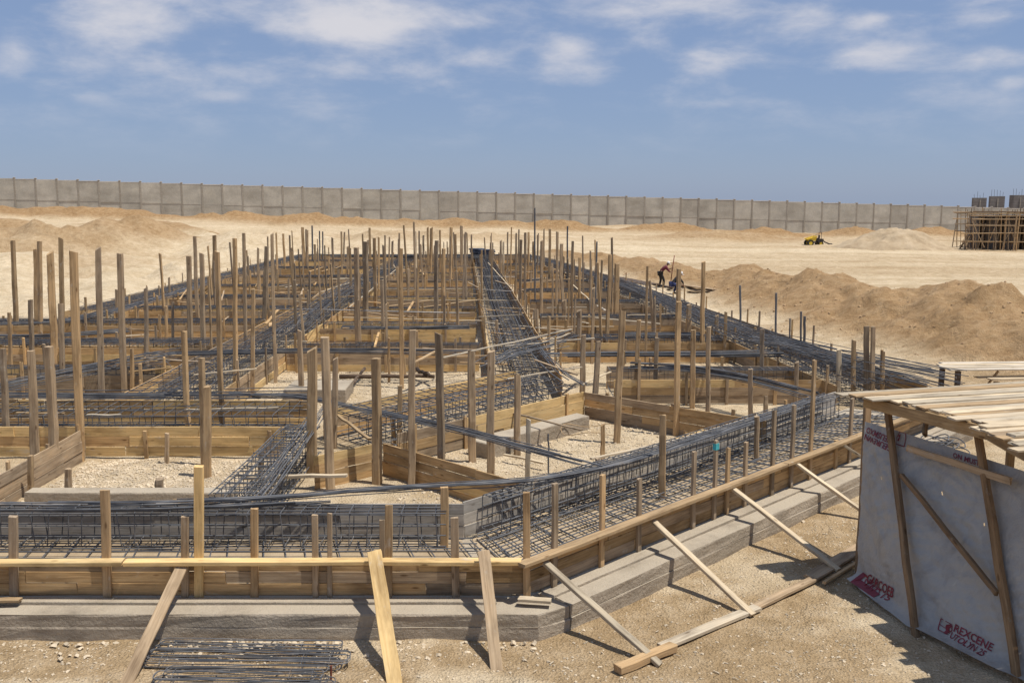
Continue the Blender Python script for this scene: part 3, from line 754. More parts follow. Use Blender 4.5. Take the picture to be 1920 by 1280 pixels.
# diagonal outer shutter
fd = form((.2, 11.72), (9.9, 21.4), ZF, ZT - .04, 3, -1, 'long brown plank formwork running diagonally from the front corner to the shed', 2.8, 0, fresh=.05)
dd = Vector((1, 1)).normalized(); nn = Vector((dd.y, -dd.x))
def on_diag(px, py, off):
    """point of the vertical plane (diagonal shutter shifted outwards by off) on the sight line of a pixel"""
    r = ray(px, py); o = Vector((.2, 11.72)) + nn * off
    # (r.x t - o.x)*nn.x + (r.y t - o.y)*nn.y = 0
    t = (o.x * nn.x + o.y * nn.y) / (r.x * nn.x + r.y * nn.y)
    return Vector((r.x * t, r.y * t, CAM_H + r.z * t))
for (x, yt, yb, w, m) in [(1130, 890, 1063, .085, 'tan_wood'), (1200, 897, 1033, .085, 'grey_wood'), (1303, 846, 989, .08, 'grey_wood'), (1343, 825, 965, .08, 'grey_wood'), (1366, 839, 955, .08, 'tan_wood'), (1400, 829, 945, .08, 'grey_wood'),
                          (1453, 769, 924, .09, 'grey_wood'), (1489, 759, 921, .09, 'grey_wood'), (1528, 675, 887, .10, 'tan_wood'), (1569, 825, 880, .09, 'tan_wood'), (1598, 747, 850, .09, 'grey_wood'), (1040, 907, 1085, .09, 'grey_wood')]:
    tp = on_diag(x, yt, .045)
    s = beam('stake', (tp.x, tp.y, ZF - .02), (tp.x + random.uniform(-.01, .01), tp.y, tp.z), w, .05, m, fd, up=(nn.x, nn.y, 0), segs=3, warp=.004)
    if x == 1343:
        mb = MB(); mb.box((0, 0, 0), .062, .092, .10, Matrix.Rotation(-math.pi / 4, 3, 'Z')); mb.build('paint_mark', 'turquoise', fd, loc=Vector((tp.x, tp.y, tp.z - .10)) - Vector(fd.location))
o_ = nn * .13
beam('rail', (.02 + o_.x, 11.56 + o_.y, ZT - .018), (4.6 + o_.x, 16.12 + o_.y, ZT - .015), .15, .055, 'tan_wood', fd, segs=6, warp=.008)
beam('rail', (4.61 + o_.x, 16.13 + o_.y, ZT - .015), (9.8 + o_.x, 21.3 + o_.y, ZT - .01), .15, .055, 'tan_wood', fd, segs=6, warp=.008)
form((-.72, 13.82), (7.6, 22.1), .36, ZT + .03, 3, 1, 'grey cement-stained plank formwork on the inner side of the diagonal cage', 3.2, 1.3, mat='cement_board', fresh=0, greys=0)

# sandy screed under the bars
for pts_, lab_ in (([(-10, 11.75), (.12, 11.75), (-.5, 12.6), (-.74, 13.74), (-10, 13.74)], 'sandy screed under the front rebar net'), ([(.3, 11.85), (9.9, 21.45), (7.75, 22.0), (-.6, 13.78), (-.4, 12.6)], 'sandy screed under the diagonal rebar net')):
    tag(poly_slab('screed', pts_, .28, .348, 'sand', lab_, 'screed'))
# front and diagonal reinforcement
t = thing('rebar_cage', (-5, 12.7, .36), 'black rebar net and upright cage inside the front formwork', 'rebar cage')
mat_layer(t, (-10, 11.80), (.1, 11.80), (-10, 13.70), (-.6, 13.70), .385, .26, .21, .010, True, .008)
cage(t, (-10, 13.45), (-.95, 13.45), .42, .42, .93, .24, True, wob=.01)
t = thing('rebar_cage', (3, 15.5, .36), 'black rebar net with diamond openings and cage inside the diagonal formwork', 'rebar cage')
mat_layer(t, (.25, 11.95), (9.8, 21.5), (-.55, 13.75), (7.7, 22.0), .385, .235, .215, .011, True, .012)
mat_layer(t, (.25, 11.95), (9.8, 21.5), (-.55, 13.75), (7.7, 22.0), .45, .47, .43, .011, True, .012)
cage(t, (-.3, 13.85), (7.3, 21.45), .40, .45, .97, .21, True, wob=.02)

# ------------------------------------------------------------------ inner strips
def strip(desc, a0, a1, b0, b1, near, sides='ab', zt=.82, nb=3, top=True, bat=1.1, plen=3.2, fresh=.12, rebar=True, mat='board', dense=.2, ext=0.0, cage_w=.6, zb=.2, greys=.3):
    """a footing strip with edge a0->a1 and edge b0->b1: shutters outside, reinforcement inside"""
    A0, A1, B0, B1 = map(V2, (a0, a1, b0, b1))
    la, lb = ('near', 'far') if abs((A1 - A0).x) > abs((A1 - A0).y) * 1.3 else ('right', 'left')
    if 'a' in sides: form(a0, a1, zb, zt, nb, -1 if ((A1 - A0).x * (B0 - A0).y - (A1 - A0).y * (B0 - A0).x) > 0 else 1, f'plank formwork on the {la} side of {desc}', plen, bat, mat, fresh, ext=ext, greys=greys)
    if 'b' in sides: form(b0, b1, zb, zt, nb, 1 if ((A1 - A0).x * (B0 - A0).y - (A1 - A0).y * (B0 - A0).x) > 0 else -1, f'plank formwork on the {lb} side of {desc}', plen, bat, mat, fresh, ext=ext, greys=greys)
    if rebar:
        c = (A0 + A1 + B0 + B1) / 4
        t = thing('rebar_cage', (c.x, c.y, .25), f'dark steel reinforcement filling {desc}', 'rebar cage')
        i0, i1 = A0.lerp(B0, .06), A1.lerp(B1, .06); j0, j1 = A0.lerp(B0, .94), A1.lerp(B1, .94)
        if top: mat_layer(t, i0, i1, j0, j1, zt + .05, dense * 1.1, dense * 1.25, .010, False, .03)
        mat_layer(t, i0, i1, j0, j1, .34, dense * 1.2, dense * 1.2, .010, near, .01)
        cage(t, A0.lerp(B0, .5), A1.lerp(B1, .5), cage_w, .36, zt + .1, .25, near)
        # loose, bent and overlapping bars lying on the cage
        mb = MB(); L_ = (A1 - A0).length
        for i in range(int(L_ * (1.6 if top else .7))):
            k = random.random(); s = random.uniform(.1, .9); ln = random.uniform(.8, 3.5) / L_; z = zt + random.uniform(.02, .14); pts = []
            cv = random.gauss(0, .25); up_ = random.choice((0, 0, 0, .15, .3)) * random.random()
            for q in range(6):
                kk = k + ln * q / 5; p = A0.lerp(A1, kk).lerp(B0.lerp(B1, kk), s + cv * (q / 5) ** 2); pts.append(Vector((p.x, p.y, z + up_ * (q / 5) ** 2)) - Vector(t.location))
            if k + ln < 1.02: mb.tube(pts, .008, 4)
        if mb.v: tag(mb.build('loose_bars', 'rebar', t), kind='stuff')

strip('the cross strip behind the left gravel pit', (-16, 18.95), (-4.6, 18.95), (-16, 21.5), (-4.5, 21.5), True, top=False, fresh=.8, greys=0, bat=2.6, cage_w=1.4)
strip('the short strip joining the front cage to the left cross strip', (-3.75, 14.2), (-3.75, 18.7), (-4.75, 14.2), (-4.65, 18.6), True, sides='', top=True, dense=.17)
strip('the slanting strip behind the diamond pit', (-2.25, 18.35), (1.72, 22.5), (-4.1, 20.4), (.1, 25.3), True, sides='ab', top=True, bat=1.6, fresh=.5, dense=.24)
strip('the long central strip running to the back', (1.3, 24.6), (-1.6, 76), (-.55, 25.6), (-3.1, 76), False, plen=5, bat=1.3, ext=.7, greys=.5, dense=.27)
strip('the long left-hand strip running to the back', (-6.95, 21.8), (-7.0, 76), (-9.2, 21.8), (-9.1, 76), False, plen=5, bat=1.5, ext=.5, greys=.4, dense=.23, fresh=.2)
strip('the right outer strip, near half', (10.3, 23.4), (6.0, 55.4), (8.0, 23.2), (3.9, 55.2), False, plen=5, bat=1.5, ext=.6, greys=.5, dense=.22, nb=2)
strip('the right outer strip, far half', (6.0, 55.6), (2.2, 76), (3.9, 55.4), (.2, 76), False, plen=6, bat=2.5, dense=.22, nb=2, ext=.6)
strip('the left outer strip', (-16.2, 38.8), (-15.6, 76), (-18.2, 38.8), (-17.6, 76), False, plen=6, bat=2.5, dense=.22, nb=2, ext=.6)
strip('the back end strip', (-17, 75.5), (1.5, 75.5), (-17, 77.2), (1.5, 77.2), False, plen=6, bat=2.5, dense=.2, nb=2)
# diamond pit walls
form((-3.55, 16.75), (-2.5, 17.75), .15, .8, 4, 1, 'short brown plank formwork meeting a thick post left of the diamond pit', 2, 0)
form((-2.45, 17.75), (.35, 15.05), .12, .78, 4, 1, 'brown plank formwork on the left side of the diamond pit', 2.4, 0, fresh=.05)
form((1.75, 22.5), (5.3, 19.5), .12, .8, 4, 1, 'brown plank formwork on the far right side of the diamond pit', 2.6, 1.9, fresh=.05)
form((-8.62, 14.6), (-8.62, 18.85), .14, .8, 3, 1, 'grey plank formwork on the left side of the left gravel pit', 2.2, 1.2, mat='grey_wood', fresh=0)
form((-8.72, 14.1), (-8.70, 16.6), .3, .68, 2, 1, 'low tan plank formwork at the near left corner of the gravel pit', 2.2, 0, fresh=.2)
poly_slab('concrete_footing', [(-8.3, 15.75), (-4.75, 15.75), (-4.75, 16.05), (-8.3, 16.05)], 0, .44, 'concrete', 'low grey concrete edge at the front of the left gravel pit')
poly_slab('concrete_footing', [(-5.9, 24.3), (-4.3, 24.3), (-4.3, 25.6), (-5.9, 25.6)], 0, .5, 'concrete', 'pale concrete block on the floor of the middle pit')
poly_slab('concrete_footing', [(.2, 19.6), (1.75, 21.3), (1.5, 21.6), (-.9, 19.2), (-.5, 18.8)], 0, .5, 'concrete', 'grey concrete base along the back of the diamond pit')
poly_slab('concrete_footing', [(.75, 15.5), (4.9, 19.4), (4.65, 19.7), (.4, 15.8)], 0, .38, 'concrete', 'pale concrete edge inside the diamond pit beside the diagonal cage')

rows = [('first', 24.6, 26.0, -24, -9.3, .5), ('second', 29.2, 31.0, -24, -9.3, .25), ('third', 34.4, 36.0, -24, -9.3, .15), ('fourth', 38.8, 40.4, -15.6, -9.2, .15), ('fifth', 43.5, 45, -15.6, -9.2, .1), ('sixth', 49, 50.4, -15.6, -9.2, .1), ('seventh', 55, 56.4, -15.5, -9.2, .1), ('eighth', 62, 63.4, -15.5, -9.2, .1), ('ninth', 69, 70.4, -15.5, -9.2, .1)]
for nm, y0, y1, x0, x1, fr in rows:
    strip(f'the {nm} cross strip from the front, left field', (x0, y0), (x1, y0), (x0, y1), (x1, y1), False, plen=4, bat=1.3, ext=.55, greys=.62, fresh=fr, nb=3 if y0 < 42 else 2, dense=.2, top=y0 > 28)
rows = [('first', 28.6, 30.2, -6.8, -1.0, .4), ('second', 33.6, 35.2, -6.8, -1.3, .5), ('third', 38.6, 40, -6.8, -1.5, .3), ('fourth', 43, 44.3, -6.8, -1.7, .2), ('fifth', 47.5, 48.8, -6.8, -2, .2), ('sixth', 52, 53.3, -6.8, -2.2, .15), ('seventh', 57, 58.3, -6.8, -2.4, .1), ('eighth', 62.5, 63.8, -6.8, -2.7, .1), ('ninth', 68.5, 69.8, -6.8, -3, .1)]
for nm, y0, y1, x0, x1, fr in rows:
    strip(f'the {nm} cross strip from the front, middle field', (x0, y0), (x1, y0), (x0, y1), (x1, y1), False, plen=4, bat=1.2, ext=.55, greys=.62, fresh=fr, nb=3 if y0 < 42 else 2, dense=.2, top=False)
rows = [('first', 24.0, 26.0, 2.6, 7.9, .1), ('second', 30.2, 31.8, 1.5, 6.9, .2), ('third', 36, 37.5, 1.1, 6.3, .15), ('fourth', 41.5, 42.8, .8, 5.6, .15), ('fifth', 46.5, 47.8, .5, 4.9, .1), ('sixth', 52, 53.3, .2, 4.2, .1), ('seventh', 58, 59.3, -.2, 3.2, .1), ('eighth', 65, 66.3, -.6, 2.0, .1)]
for nm, y0, y1, x0, x1, fr in rows:
    strip(f'the {nm} cross strip from the front, right field', (x0, y0), (x1, y0), (x0, y1), (x1, y1), False, plen=4, bat=1.2, ext=.55, greys=.62, fresh=fr, nb=3 if y0 < 42 else 2, dense=.2, top=y0 > 26)
# ------------------------------------------------------------------ standing posts (photo column/row of top and foot, width in photo pixels)
POSTS = {
 'the left gravel pit': (.18, [(138, 472, 150, 862, 14), (5, 653, 13, 851, 11), (58, 657, 67, 905, 15), (91, 650, 103, 890, 15), (388, 725, 388, 892, 15), (378, 671, 383, 872, 11), (128, 879, 128, 937, 14), (57, 854, 57, 934, 10), (12, 910, 12, 936, 13), (299, 898, 299, 932, 15), (313, 812, 313, 868, 8), (489, 842, 488, 890, 9)]),
 'the left cross strip': (.35, [(184, 466, 190, 772, 12), (225, 475, 233, 737, 11), (345, 621, 352, 802, 10), (407, 472, 416, 797, 9), (273, 540, 274, 700, 8), (440, 447, 441, 737, 8), (475, 542, 472, 734, 8), (510, 438, 516, 707, 7), (247, 653, 247, 737, 7), (114, 569, 117, 732, 9), (57, 562, 59, 705, 8), (17, 586, 20, 702, 7), (94, 474, 103, 680, 12)]),
 'the left field': (.35, [(24, 451, 31, 632, 9), (74, 452, 75, 640, 9), (66, 467, 68, 632, 7), (114, 447, 116, 640, 8), (219, 543, 221, 604, 6), (354, 480, 357, 664, 10), (365, 443, 370, 610, 7), (378, 475, 381, 664, 9), (402, 441, 401, 570, 7), (457, 437, 461, 658, 7), (500, 462, 493, 622, 8), (484, 465, 484, 566, 5), (160, 557, 161, 604, 5), (311, 574, 311, 652, 6), (298, 535, 298, 584, 3), (317, 520, 317, 572, 4), (243, 552, 243, 590, 3)]),
 'the space left of the diamond pit': (.18, [(585, 655, 584, 890, 18), (609, 632, 620, 921, 18), (629, 672, 626, 840, 11), (705, 672, 707, 906, 16), (774, 619, 771, 912, 13), (822, 625, 830, 907, 14), (562, 620, 566, 746, 10), (750, 722, 748, 834, 10), (736, 775, 739, 833, 9)]),
 'the diamond pit': (.18, [(884, 658, 886, 866, 14), (921, 658, 920, 897, 15), (970, 702, 970, 850, 12), (991, 786, 990, 903, 10), (1094, 628, 1091, 743, 10), (1122, 640, 1113, 783, 10), (1167, 582, 1156, 829, 12), (1198, 600, 1190, 746, 8), (1232, 633, 1228, 750, 9), (1273, 566, 1267, 814, 10), (1300, 618, 1298, 763, 10), (1329, 613, 1327, 810, 9), (1130, 796, 1130, 868, 9), (1243, 778, 1240, 952, 14), (1407, 692, 1407, 786, 9), (1436, 742, 1436, 776, 8), (1419, 781, 1419, 880, 9), (1220, 670, 1219, 710, 6)]),
 'the right outer strip': (.4, [(1319, 491, 1316, 666, 9), (1344, 592, 1344, 645, 7), (1361, 585, 1358, 668, 6), (1429, 617, 1429, 720, 8), (1415, 613, 1415, 645, 7), (1494, 679, 1492, 742, 8), (1552, 685, 1552, 735, 6), (1573, 655, 1572, 735, 8), (1601, 638, 1600, 740, 8), (1625, 612, 1626, 745, 9), (1637, 612, 1637, 746, 9), (1656, 659, 1655, 745, 8), (1292, 571, 1292, 632, 8), (1273, 504, 1270, 640, 8), (1227, 559, 1229, 640, 5)]),
 'the middle field, near part': (.35, [(668, 464, 670, 652, 9), (752, 466, 753, 716, 8), (729, 633, 729, 706, 5), (686, 453, 685, 614, 9), (819, 451, 816, 620, 8), (832, 466, 830, 616, 8), (546, 473, 553, 577, 6), (702, 446, 704, 588, 6), (710, 445, 710, 564, 4), (757, 422, 767, 568, 4), (776, 416, 779, 568, 4)]),
 'the right field, near part': (.35, [(1005, 580, 1005, 632, 10), (1086, 582, 1086, 668, 9), (1058, 563, 1057, 622, 8), (1113, 540, 1111, 656, 6), (1144, 478, 1137, 656, 7), (1157, 494, 1155, 606, 9), (977, 449, 975, 582, 5), (985, 436, 984, 596, 5), (1016, 451, 1015, 597, 6), (1045, 435, 1043, 590, 5), (1074, 452, 1070, 595, 5), (1087, 483, 1086, 580, 5), (1108, 485, 1107, 568, 5), (968, 437, 967, 565, 4), (931, 600, 932, 650, 6)]),
 'the middle field, far part': (.35, [(531, 438, 535, 517, 4), (543, 441, 545, 510, 3), (567, 426, 572, 511, 7), (574, 430, 575, 512, 4), (590, 458, 591, 531, 4), (623, 446, 626, 526, 4), (640, 434, 641, 526, 4), (646, 435, 643, 505, 3), (656, 465, 659, 561, 5), (693, 427, 694, 500, 5), (722, 441, 723, 556, 3), (736, 452, 735, 520, 4), (748, 448, 747, 520, 4), (778, 435, 780, 531, 7), (786, 433, 786, 500, 3), (794, 441, 794, 500, 4), (802, 426, 803, 512, 4), (809, 427, 806, 520, 6), (846, 426, 844, 534, 6), (854, 439, 854, 506, 4), (865, 424, 866, 507, 7), (873, 435, 872, 512, 4), (884, 440, 884, 500, 3), (652, 462, 651, 520, 4)]),
 'the right field, far part': (.35, [(939, 451, 939, 520, 4), (944, 453, 944, 514, 4), (952, 435, 951, 520, 3), (959, 426, 957, 530, 3), (991, 435, 991, 505, 4), (1000, 453, 1000, 520, 5), (1020, 429, 1020, 510, 3), (1031, 429, 1030, 542, 5), (1053, 457, 1051, 545, 8), (1008, 440, 1008, 520, 3), (973, 430, 972, 520, 3), (924, 455, 924, 505, 3)]),
}
STEEL = [(1003, 390, 1003, 570, 3, 'tallest thin steel rod standing above all the posts'), (1064, 424, 1063, 545, 3, 'thin steel rod standing right of the tallest rod'), (1119, 453, 1116, 590, 3, 'thin steel rod standing near the right outer strip'),
         (1388, 535, 1388, 636, 4, 'dark steel rod standing right of the crouching worker'), (1455, 549, 1454, 655, 4, 'dark steel rod standing between the brown bank and the outer strip'), (1481, 597, 1481, 670, 3, 'short thin steel rod left of the paired rods'),
         (1502, 584, 1501, 664, 4, 'left one of two paired steel rods by the outer strip'), (1509, 593, 1507, 660, 5, 'right one of two paired steel rods by the outer strip'), (585, 423, 586, 496, 3, 'thin dark rod rising at the far left of the post thicket'),
         (599, 433, 600, 500, 2.5, 'thin rod, left of a close pair far back'), (605, 434, 605, 500, 2.5, 'thin rod, right of a close pair far back'), (1028, 813, 1029, 876, 3, 'thin black bar sticking up in the diamond pit')]
for place, (z0, lst) in POSTS.items():
    lst = sorted(lst, key=lambda p: p[0])
    for i, (xt, yt, xb, yb, w) in enumerate(lst):
        b = G(xb, yb, z0); tp = GY(xt, yt, b.y); sc = F_PX / (b.y * CP - (z0 - CAM_H) * SP)
        wm = min(.2, max(.06, w / sc)); hgt = tp.z - b.z; wm2 = wm * random.uniform(.7, 1.0)
        m = random.choices(('grey_wood', 'tan_wood', 'pale_wood'), (6, 5, .3))[0]
        tone = {'grey_wood': 'weathered grey', 'tan_wood': 'tan', 'pale_wood': 'pale'}[m]
        size = 'tall' if hgt > 1.9 else ('short' if hgt < 1.0 else 'mid-height')
        dz = b.z + .14
        foot = Vector((b.x, b.y, b.z - dz * (1 if z0 > .3 else .3)))
        o = beam('timber_post', foot, tp, wm, wm2, m, None, up=(random.uniform(-.3, .3), 1, 0), segs=5, warp=.07 * wm + .001 * hgt, chamfer=random.choice((.12, .16, .16, .29)), taper=random.uniform(.8, 1.0), cut=random.choice((0, 0, 0, 0, .02, -.03, .05)) * wm / .1)
        tag(o, f'{size} {tone} post, {ordinal(i + 1)} from left in {place}', 'post', 'posts standing in ' + place)
for xt, yt, xb, yb, w, lab in STEEL:
    b = G(xb, yb, .3); tp = GY(xt, yt, b.y); sc = F_PX / (b.y * CP - (.3 - CAM_H) * SP)
    mb = MB(); k = 5; d = tp - b
    mb.tube([d * (i / k) + Vector((random.uniform(-.01, .01), 0, 0)) - Vector((0, 0, .3 * (i == 0))) for i in range(k + 1)], max(.016, w / sc / 2), 6)
    o = mb.build('steel_rod', 'rebar', loc=b); tag(o, lab, 'rod', 'thin steel rods standing in the foundations')

# ------------------------------------------------------------------ rails and poles lying across the posts
RAILS = [(515, 579, 881, 587, 1.25, 'pipe', .045, 'long grey pipe across the middle field, level with two posts'), (643, 595, 903, 601, 1.0, 'pale_wood', .05, 'pale rail just below the long grey pipe'),
         (897, 594, 979, 590, 1.25, 'pale_wood', .05, 'pale rail spanning the long central strip'), (708, 562, 973, 563, 1.1, 'pale_wood', .05, 'pale rail above the long grey pipe in the middle field'),
         (515, 527, 659, 529, 1.2, 'grey_wood', .05, 'grey rail across the long left-hand strip, far back'), (724, 525, 881, 526, 1.1, 'grey_wood', .05, 'highest grey rail in the middle field'),
         (710, 541, 878, 542, 1.0, 'pale_wood', .05, 'second highest rail in the middle field'), (889, 518, 968, 519, 1.2, 'pipe', .035, 'upper thin pipe across the long central strip'),
         (886, 542, 962, 546, 1.2, 'pipe', .035, 'lower thin pipe across the long central strip'), (480, 560, 578, 560, 1.1, 'pale_wood', .05, 'short pale rail on the long left-hand strip'), (526, 640, 575, 640, 1.0, 'pale_wood', .06, 'short plank end beside the left-hand strip'),
         (1016, 594, 1142, 593, 1.0, 'pale_wood', .06, 'upper pale rail in the right field'), (1016, 613, 1151, 612, .95, 'pale_wood', .05, 'lower pale rail in the right field'), (1025, 577, 1100, 576, 1.1, 'pale_wood', .05, 'topmost pale rail in the right field'),
         (1176, 591, 1268, 588, 1.0, 'pale_wood', .05, 'pale rail reaching from the right field to the outer strip'), (832, 670, 1072, 617, 1.15, 'pale_wood', .06, 'long pale pole slanting over the central rebar'),
         (1015, 644, 1074, 623, 1.1, 'pale_wood', .05, 'short pale pole beside the long slanting pole'), (951, 710, 1091, 688, 1.0, 'pale_wood', .05, 'pale pole slanting behind the diamond pit'), (1094, 720, 1145, 697, 1.0, 'pale_wood', .045, 'short pole end right of the slanting pole behind the diamond pit'),
         (452, 895, 650, 891, .86, 'pale_wood', .085, 'pale plank nailed across posts over the short joining strip'), (163, 778, 226, 778, .9, 'pale_wood', .07, 'short plank nailed to a tall post in the left cross strip'), (349, 768, 522, 764, .86, 'pale_wood', .06, 'thin pale plank along the top of the left cross strip'),
         (-20, 749, 31, 750, .95, 'tan_wood', .07, 'short tan plank at the left frame edge'), (30, 774, 122, 775, .9, 'tan_wood', .07, 'tan plank on posts left of the gravel pit'), (635, 779, 693, 823, .9, 'tan_wood', .07, 'tan brace slanting down to the thick post'), (939, 768, 1091, 806, .7, 'grey_wood', .05, 'thin grey batten slanting across the diamond pit'),
         (1108, 860, 1214, 837, .44, 'pale_wood', .07, 'pale timber lying on the edge of the diamond pit'), (1266, 824, 1320, 806, .46, 'fresh', .09, 'yellow board lying in the right corner of the diamond pit'), (945, 852, 1020, 868, .3, 'pale_wood', .06, 'pale batten lying on the floor of the diamond pit'),
         (600, 548, 655, 530, 1.0, 'pale_wood', .06, 'pale board edge slanting beside the left-hand strip'), (655, 576, 745, 503, .95, 'pale_wood', .05, 'long pale edge board of the left-hand strip'), (915, 492, 962, 545, .95, 'pale_wood', .05, 'pale edge board of the long central strip, far back'),
         (1070, 530, 1105, 562, 1.0, 'pale_wood', .06, 'pale slanting board in the right field'), (1120, 573, 1135, 582, .9, 'white_wood', .08, 'short white board end in the right field')]
M['white_wood'] = wood('whitewashed timber', (.42, .37, .3), (.52, .47, .39), (.6, .55, .47))
for x0, y0, x1, y1, z, m, w, lab in RAILS:
    p, q = G(x0, y0, z), G(x1, y1, z)
    if abs(y0 - y1) < 14 and abs(x1 - x0) > 60: q = GY(x1, y1, p.y)          # level across the view: same distance
    if m == 'pipe':
        mb = MB(); d = q - p; mb.tube([Vector((0, 0, 0)), d * .33 + Vector((0, 0, .01)), d * .66, d], w / 2, 8); o = mb.build('pipe_rail', 'pipe', loc=p, smooth=True)
    else: o = beam('timber_rail', p, q, w, w * .6, m, None, segs=6, warp=.012)
    tag(o, lab, 'rail')

# ------------------------------------------------------------------ loose bar bundles
def pz(lst): return [G(x, y, z) for x, y, z in lst]
bundle('long dark bars sagging along the front cage and up the diagonal cage', pz([(-60, 946, .97), (250, 948, .97), (480, 940, .98), (650, 925, 1.0), (830, 913, 1.02), (1000, 905, 1.0), (1120, 882, 1.0), (1250, 846, 1.02), (1400, 796, 1.02), (1550, 742, 1.02)]), 11, .15, .009, .035)
bundle('dark bars lying level along the top of the left part of the front cage', pz([(-80, 958, .95), (200, 958, .96), (420, 950, .97), (620, 938, .97)]), 7, .10, .009)
bundle('dark bundle sweeping down from the left cross strip to the diagonal cage', pz([(430, 744, 1.0), (560, 746, 1.0), (640, 764, 1.0), (770, 791, 1.02), (880, 816, 1.02), (1000, 850, 1.0), (1130, 884, .98)]), 13, .17, .010, .03)
bundle('dark bundle along the top of the left cross strip', pz([(-60, 742, 1.0), (150, 745, 1.0), (400, 744, 1.0), (580, 742, 1.0)]), 15, .2, .010)
bundle('blue-grey bundle crossing from the left field to the middle field', pz([(270, 669, 1.0), (430, 664, 1.02), (560, 660, 1.02), (720, 661, 1.0), (890, 664, 1.0)]), 17, .22, .010)
bundle('bars slanting from the left frame edge towards the left-hand strip', pz([(-40, 738, 1.0), (120, 706, 1.0), (230, 684, 1.0), (330, 668, 1.0)]), 17, .34, .010, .04)
bundle('bars lying along the outermost left edge up to the left outer strip', pz([(-40, 612, 1.0), (120, 604, 1.0), (220, 585, 1.0), (330, 553, 1.0), (430, 516, 1.0)]), 14, .22, .013, .03)
bundle('dark bars at the left frame edge below the pale bank', pz([(-40, 634, .9), (60, 634, .9), (160, 628, .9), (240, 622, .9)]), 12, .22, .012)
bundle('bars spilling over the short joining strip towards the front cage', pz([(478, 938, .95), (520, 885, .98), (560, 825, .98), (600, 765, .98)]), 12, .2, .009, .04)
bundle('blue-grey bundle crossing the right field level with the outer strip', pz([(1020, 669, 1.0), (1150, 667, 1.0), (1300, 668, 1.0), (1465, 666, 1.0)]), 20, .2, .012)
bundle('dark bars slanting from the right field to the diagonal cage', pz([(1180, 690, 1.0), (1290, 696, 1.0), (1400, 716, 1.0), (1520, 748, 1.0)]), 16, .28, .012, .03)
bundle('thick bundle of long bars on the right outer strip near the shed', pz([(1400, 640, 1.0), (1480, 655, 1.0), (1580, 680, 1.0), (1680, 703, 1.0), (1790, 728, 1.0)]), 30, .6, .010, .04)
bundle('bars lying along the right outer strip, middle stretch', pz([(1150, 525, 1.0), (1220, 556, 1.0), (1300, 597, 1.0), (1400, 640, 1.0), (1490, 672, 1.0)]), 16, .6, .010, .04)
bundle('bundle crossing the right field, second level', pz([(1170, 629, 1.0), (1240, 630, 1.0), (1320, 630, 1.0)]), 12, .16, .013)
bundle('curving bars bent over the central rebar junction', pz([(1000, 650, 1.0), (1020, 676, 1.0), (1050, 706, .98), (1085, 726, .95)]), 6, .2, .013, .04)
bundle('bars lying over the long central strip where it meets the slanting strip', pz([(905, 690, .95), (950, 668, .98), (1010, 655, 1.0), (1060, 640, 1.0)]), 12, .5, .012, .04)
bundle('bars along the long left-hand strip', pz([(535, 640, .98), (580, 600, .98), (625, 562, .98), (668, 530, .98)]), 12, .6, .010, .05)
bundle('bundle crossing the middle field behind the yellow pit', pz([(640, 616, .95), (720, 617, .95), (800, 617, .95), (880, 615, .95)]), 12, .15, .014)
bundle('dark bundle across the back end of the site', pz([(620, 482, .95), (720, 482, .95), (830, 484, .95), (930, 484, .95)]), 18, .3, .02)

# dark wrapped bales at the far end of the central strip
for i, (x, y, w) in enumerate([(895, 480, 1.1), (912, 482, 1.2)]):
    p = G(x, y, .85); mb = MB()
    for k in range(5): mb.box((random.uniform(-.1, .1), random.uniform(-.1, .1), .1 + k * .11), w, .8, .1, Matrix.Rotation(random.uniform(-.2, .2), 3, 'Z'))
    o = mb.build('plastic_bale', 'bluewrap', loc=p); tag(o, ['left', 'right'][i] + ' one of two dark blue bales at the far end of the central strip', 'bale')

# ------------------------------------------------------------------ braces and timber in front
def brace(top, base, w, t_, m, lab, up=None):
    d = base - top; o = beam('timber_brace', base, top, w, t_, m, None, up=up or (0, -1, .5), segs=6, warp=.006); tag(o, lab, 'brace', 'planks bracing the front formwork'); return o
def bp(px, py, z): return G(px, py, z)
brace(GY(340, 1064, 11.52), bp(232, 1292, -.05), .15, .03, 'grey_wood', 'grey plank brace leaning left beside the stirrup pile')
brace(GY(702, 1034, 11.50), bp(742, 1296, -.05), .175, .035, 'fresh', 'bright yellow plank brace leaning on the front rail')
brace(GY(907, 1034, 11.50), bp(932, 1258, -.03), .145, .04, 'grey_wood', 'rough grey plank brace right of the yellow one')
brace(on_diag(1022, 1054, .13), bp(1238, 1246, .0), .10, .05, 'pale_wood', 'pale brace at the corner, reaching down to the near ground timber', (0, 0, 1))
brace(on_diag(1224, 976, .13), bp(1412, 1152, .02), .10, .05, 'pale_wood', 'pale brace in the middle of the diagonal formwork', (0, 0, 1))
brace(on_diag(1372, 914, .13), bp(1572, 1068, .02), .10, .05, 'pale_wood', 'pale brace ending in the shadow left of the shed', (0, 0, 1))
brace(on_diag(1490, 866, .13), bp(1640, 975, .02), .10, .05, 'pale_wood', 'pale brace whose foot is hidden by the shed', (0, 0, 1))
brace(on_diag(1577, 831, .13), bp(1690, 905, .02), .10, .05, 'pale_wood', 'short pale brace end next to the shed post', (0, 0, 1))
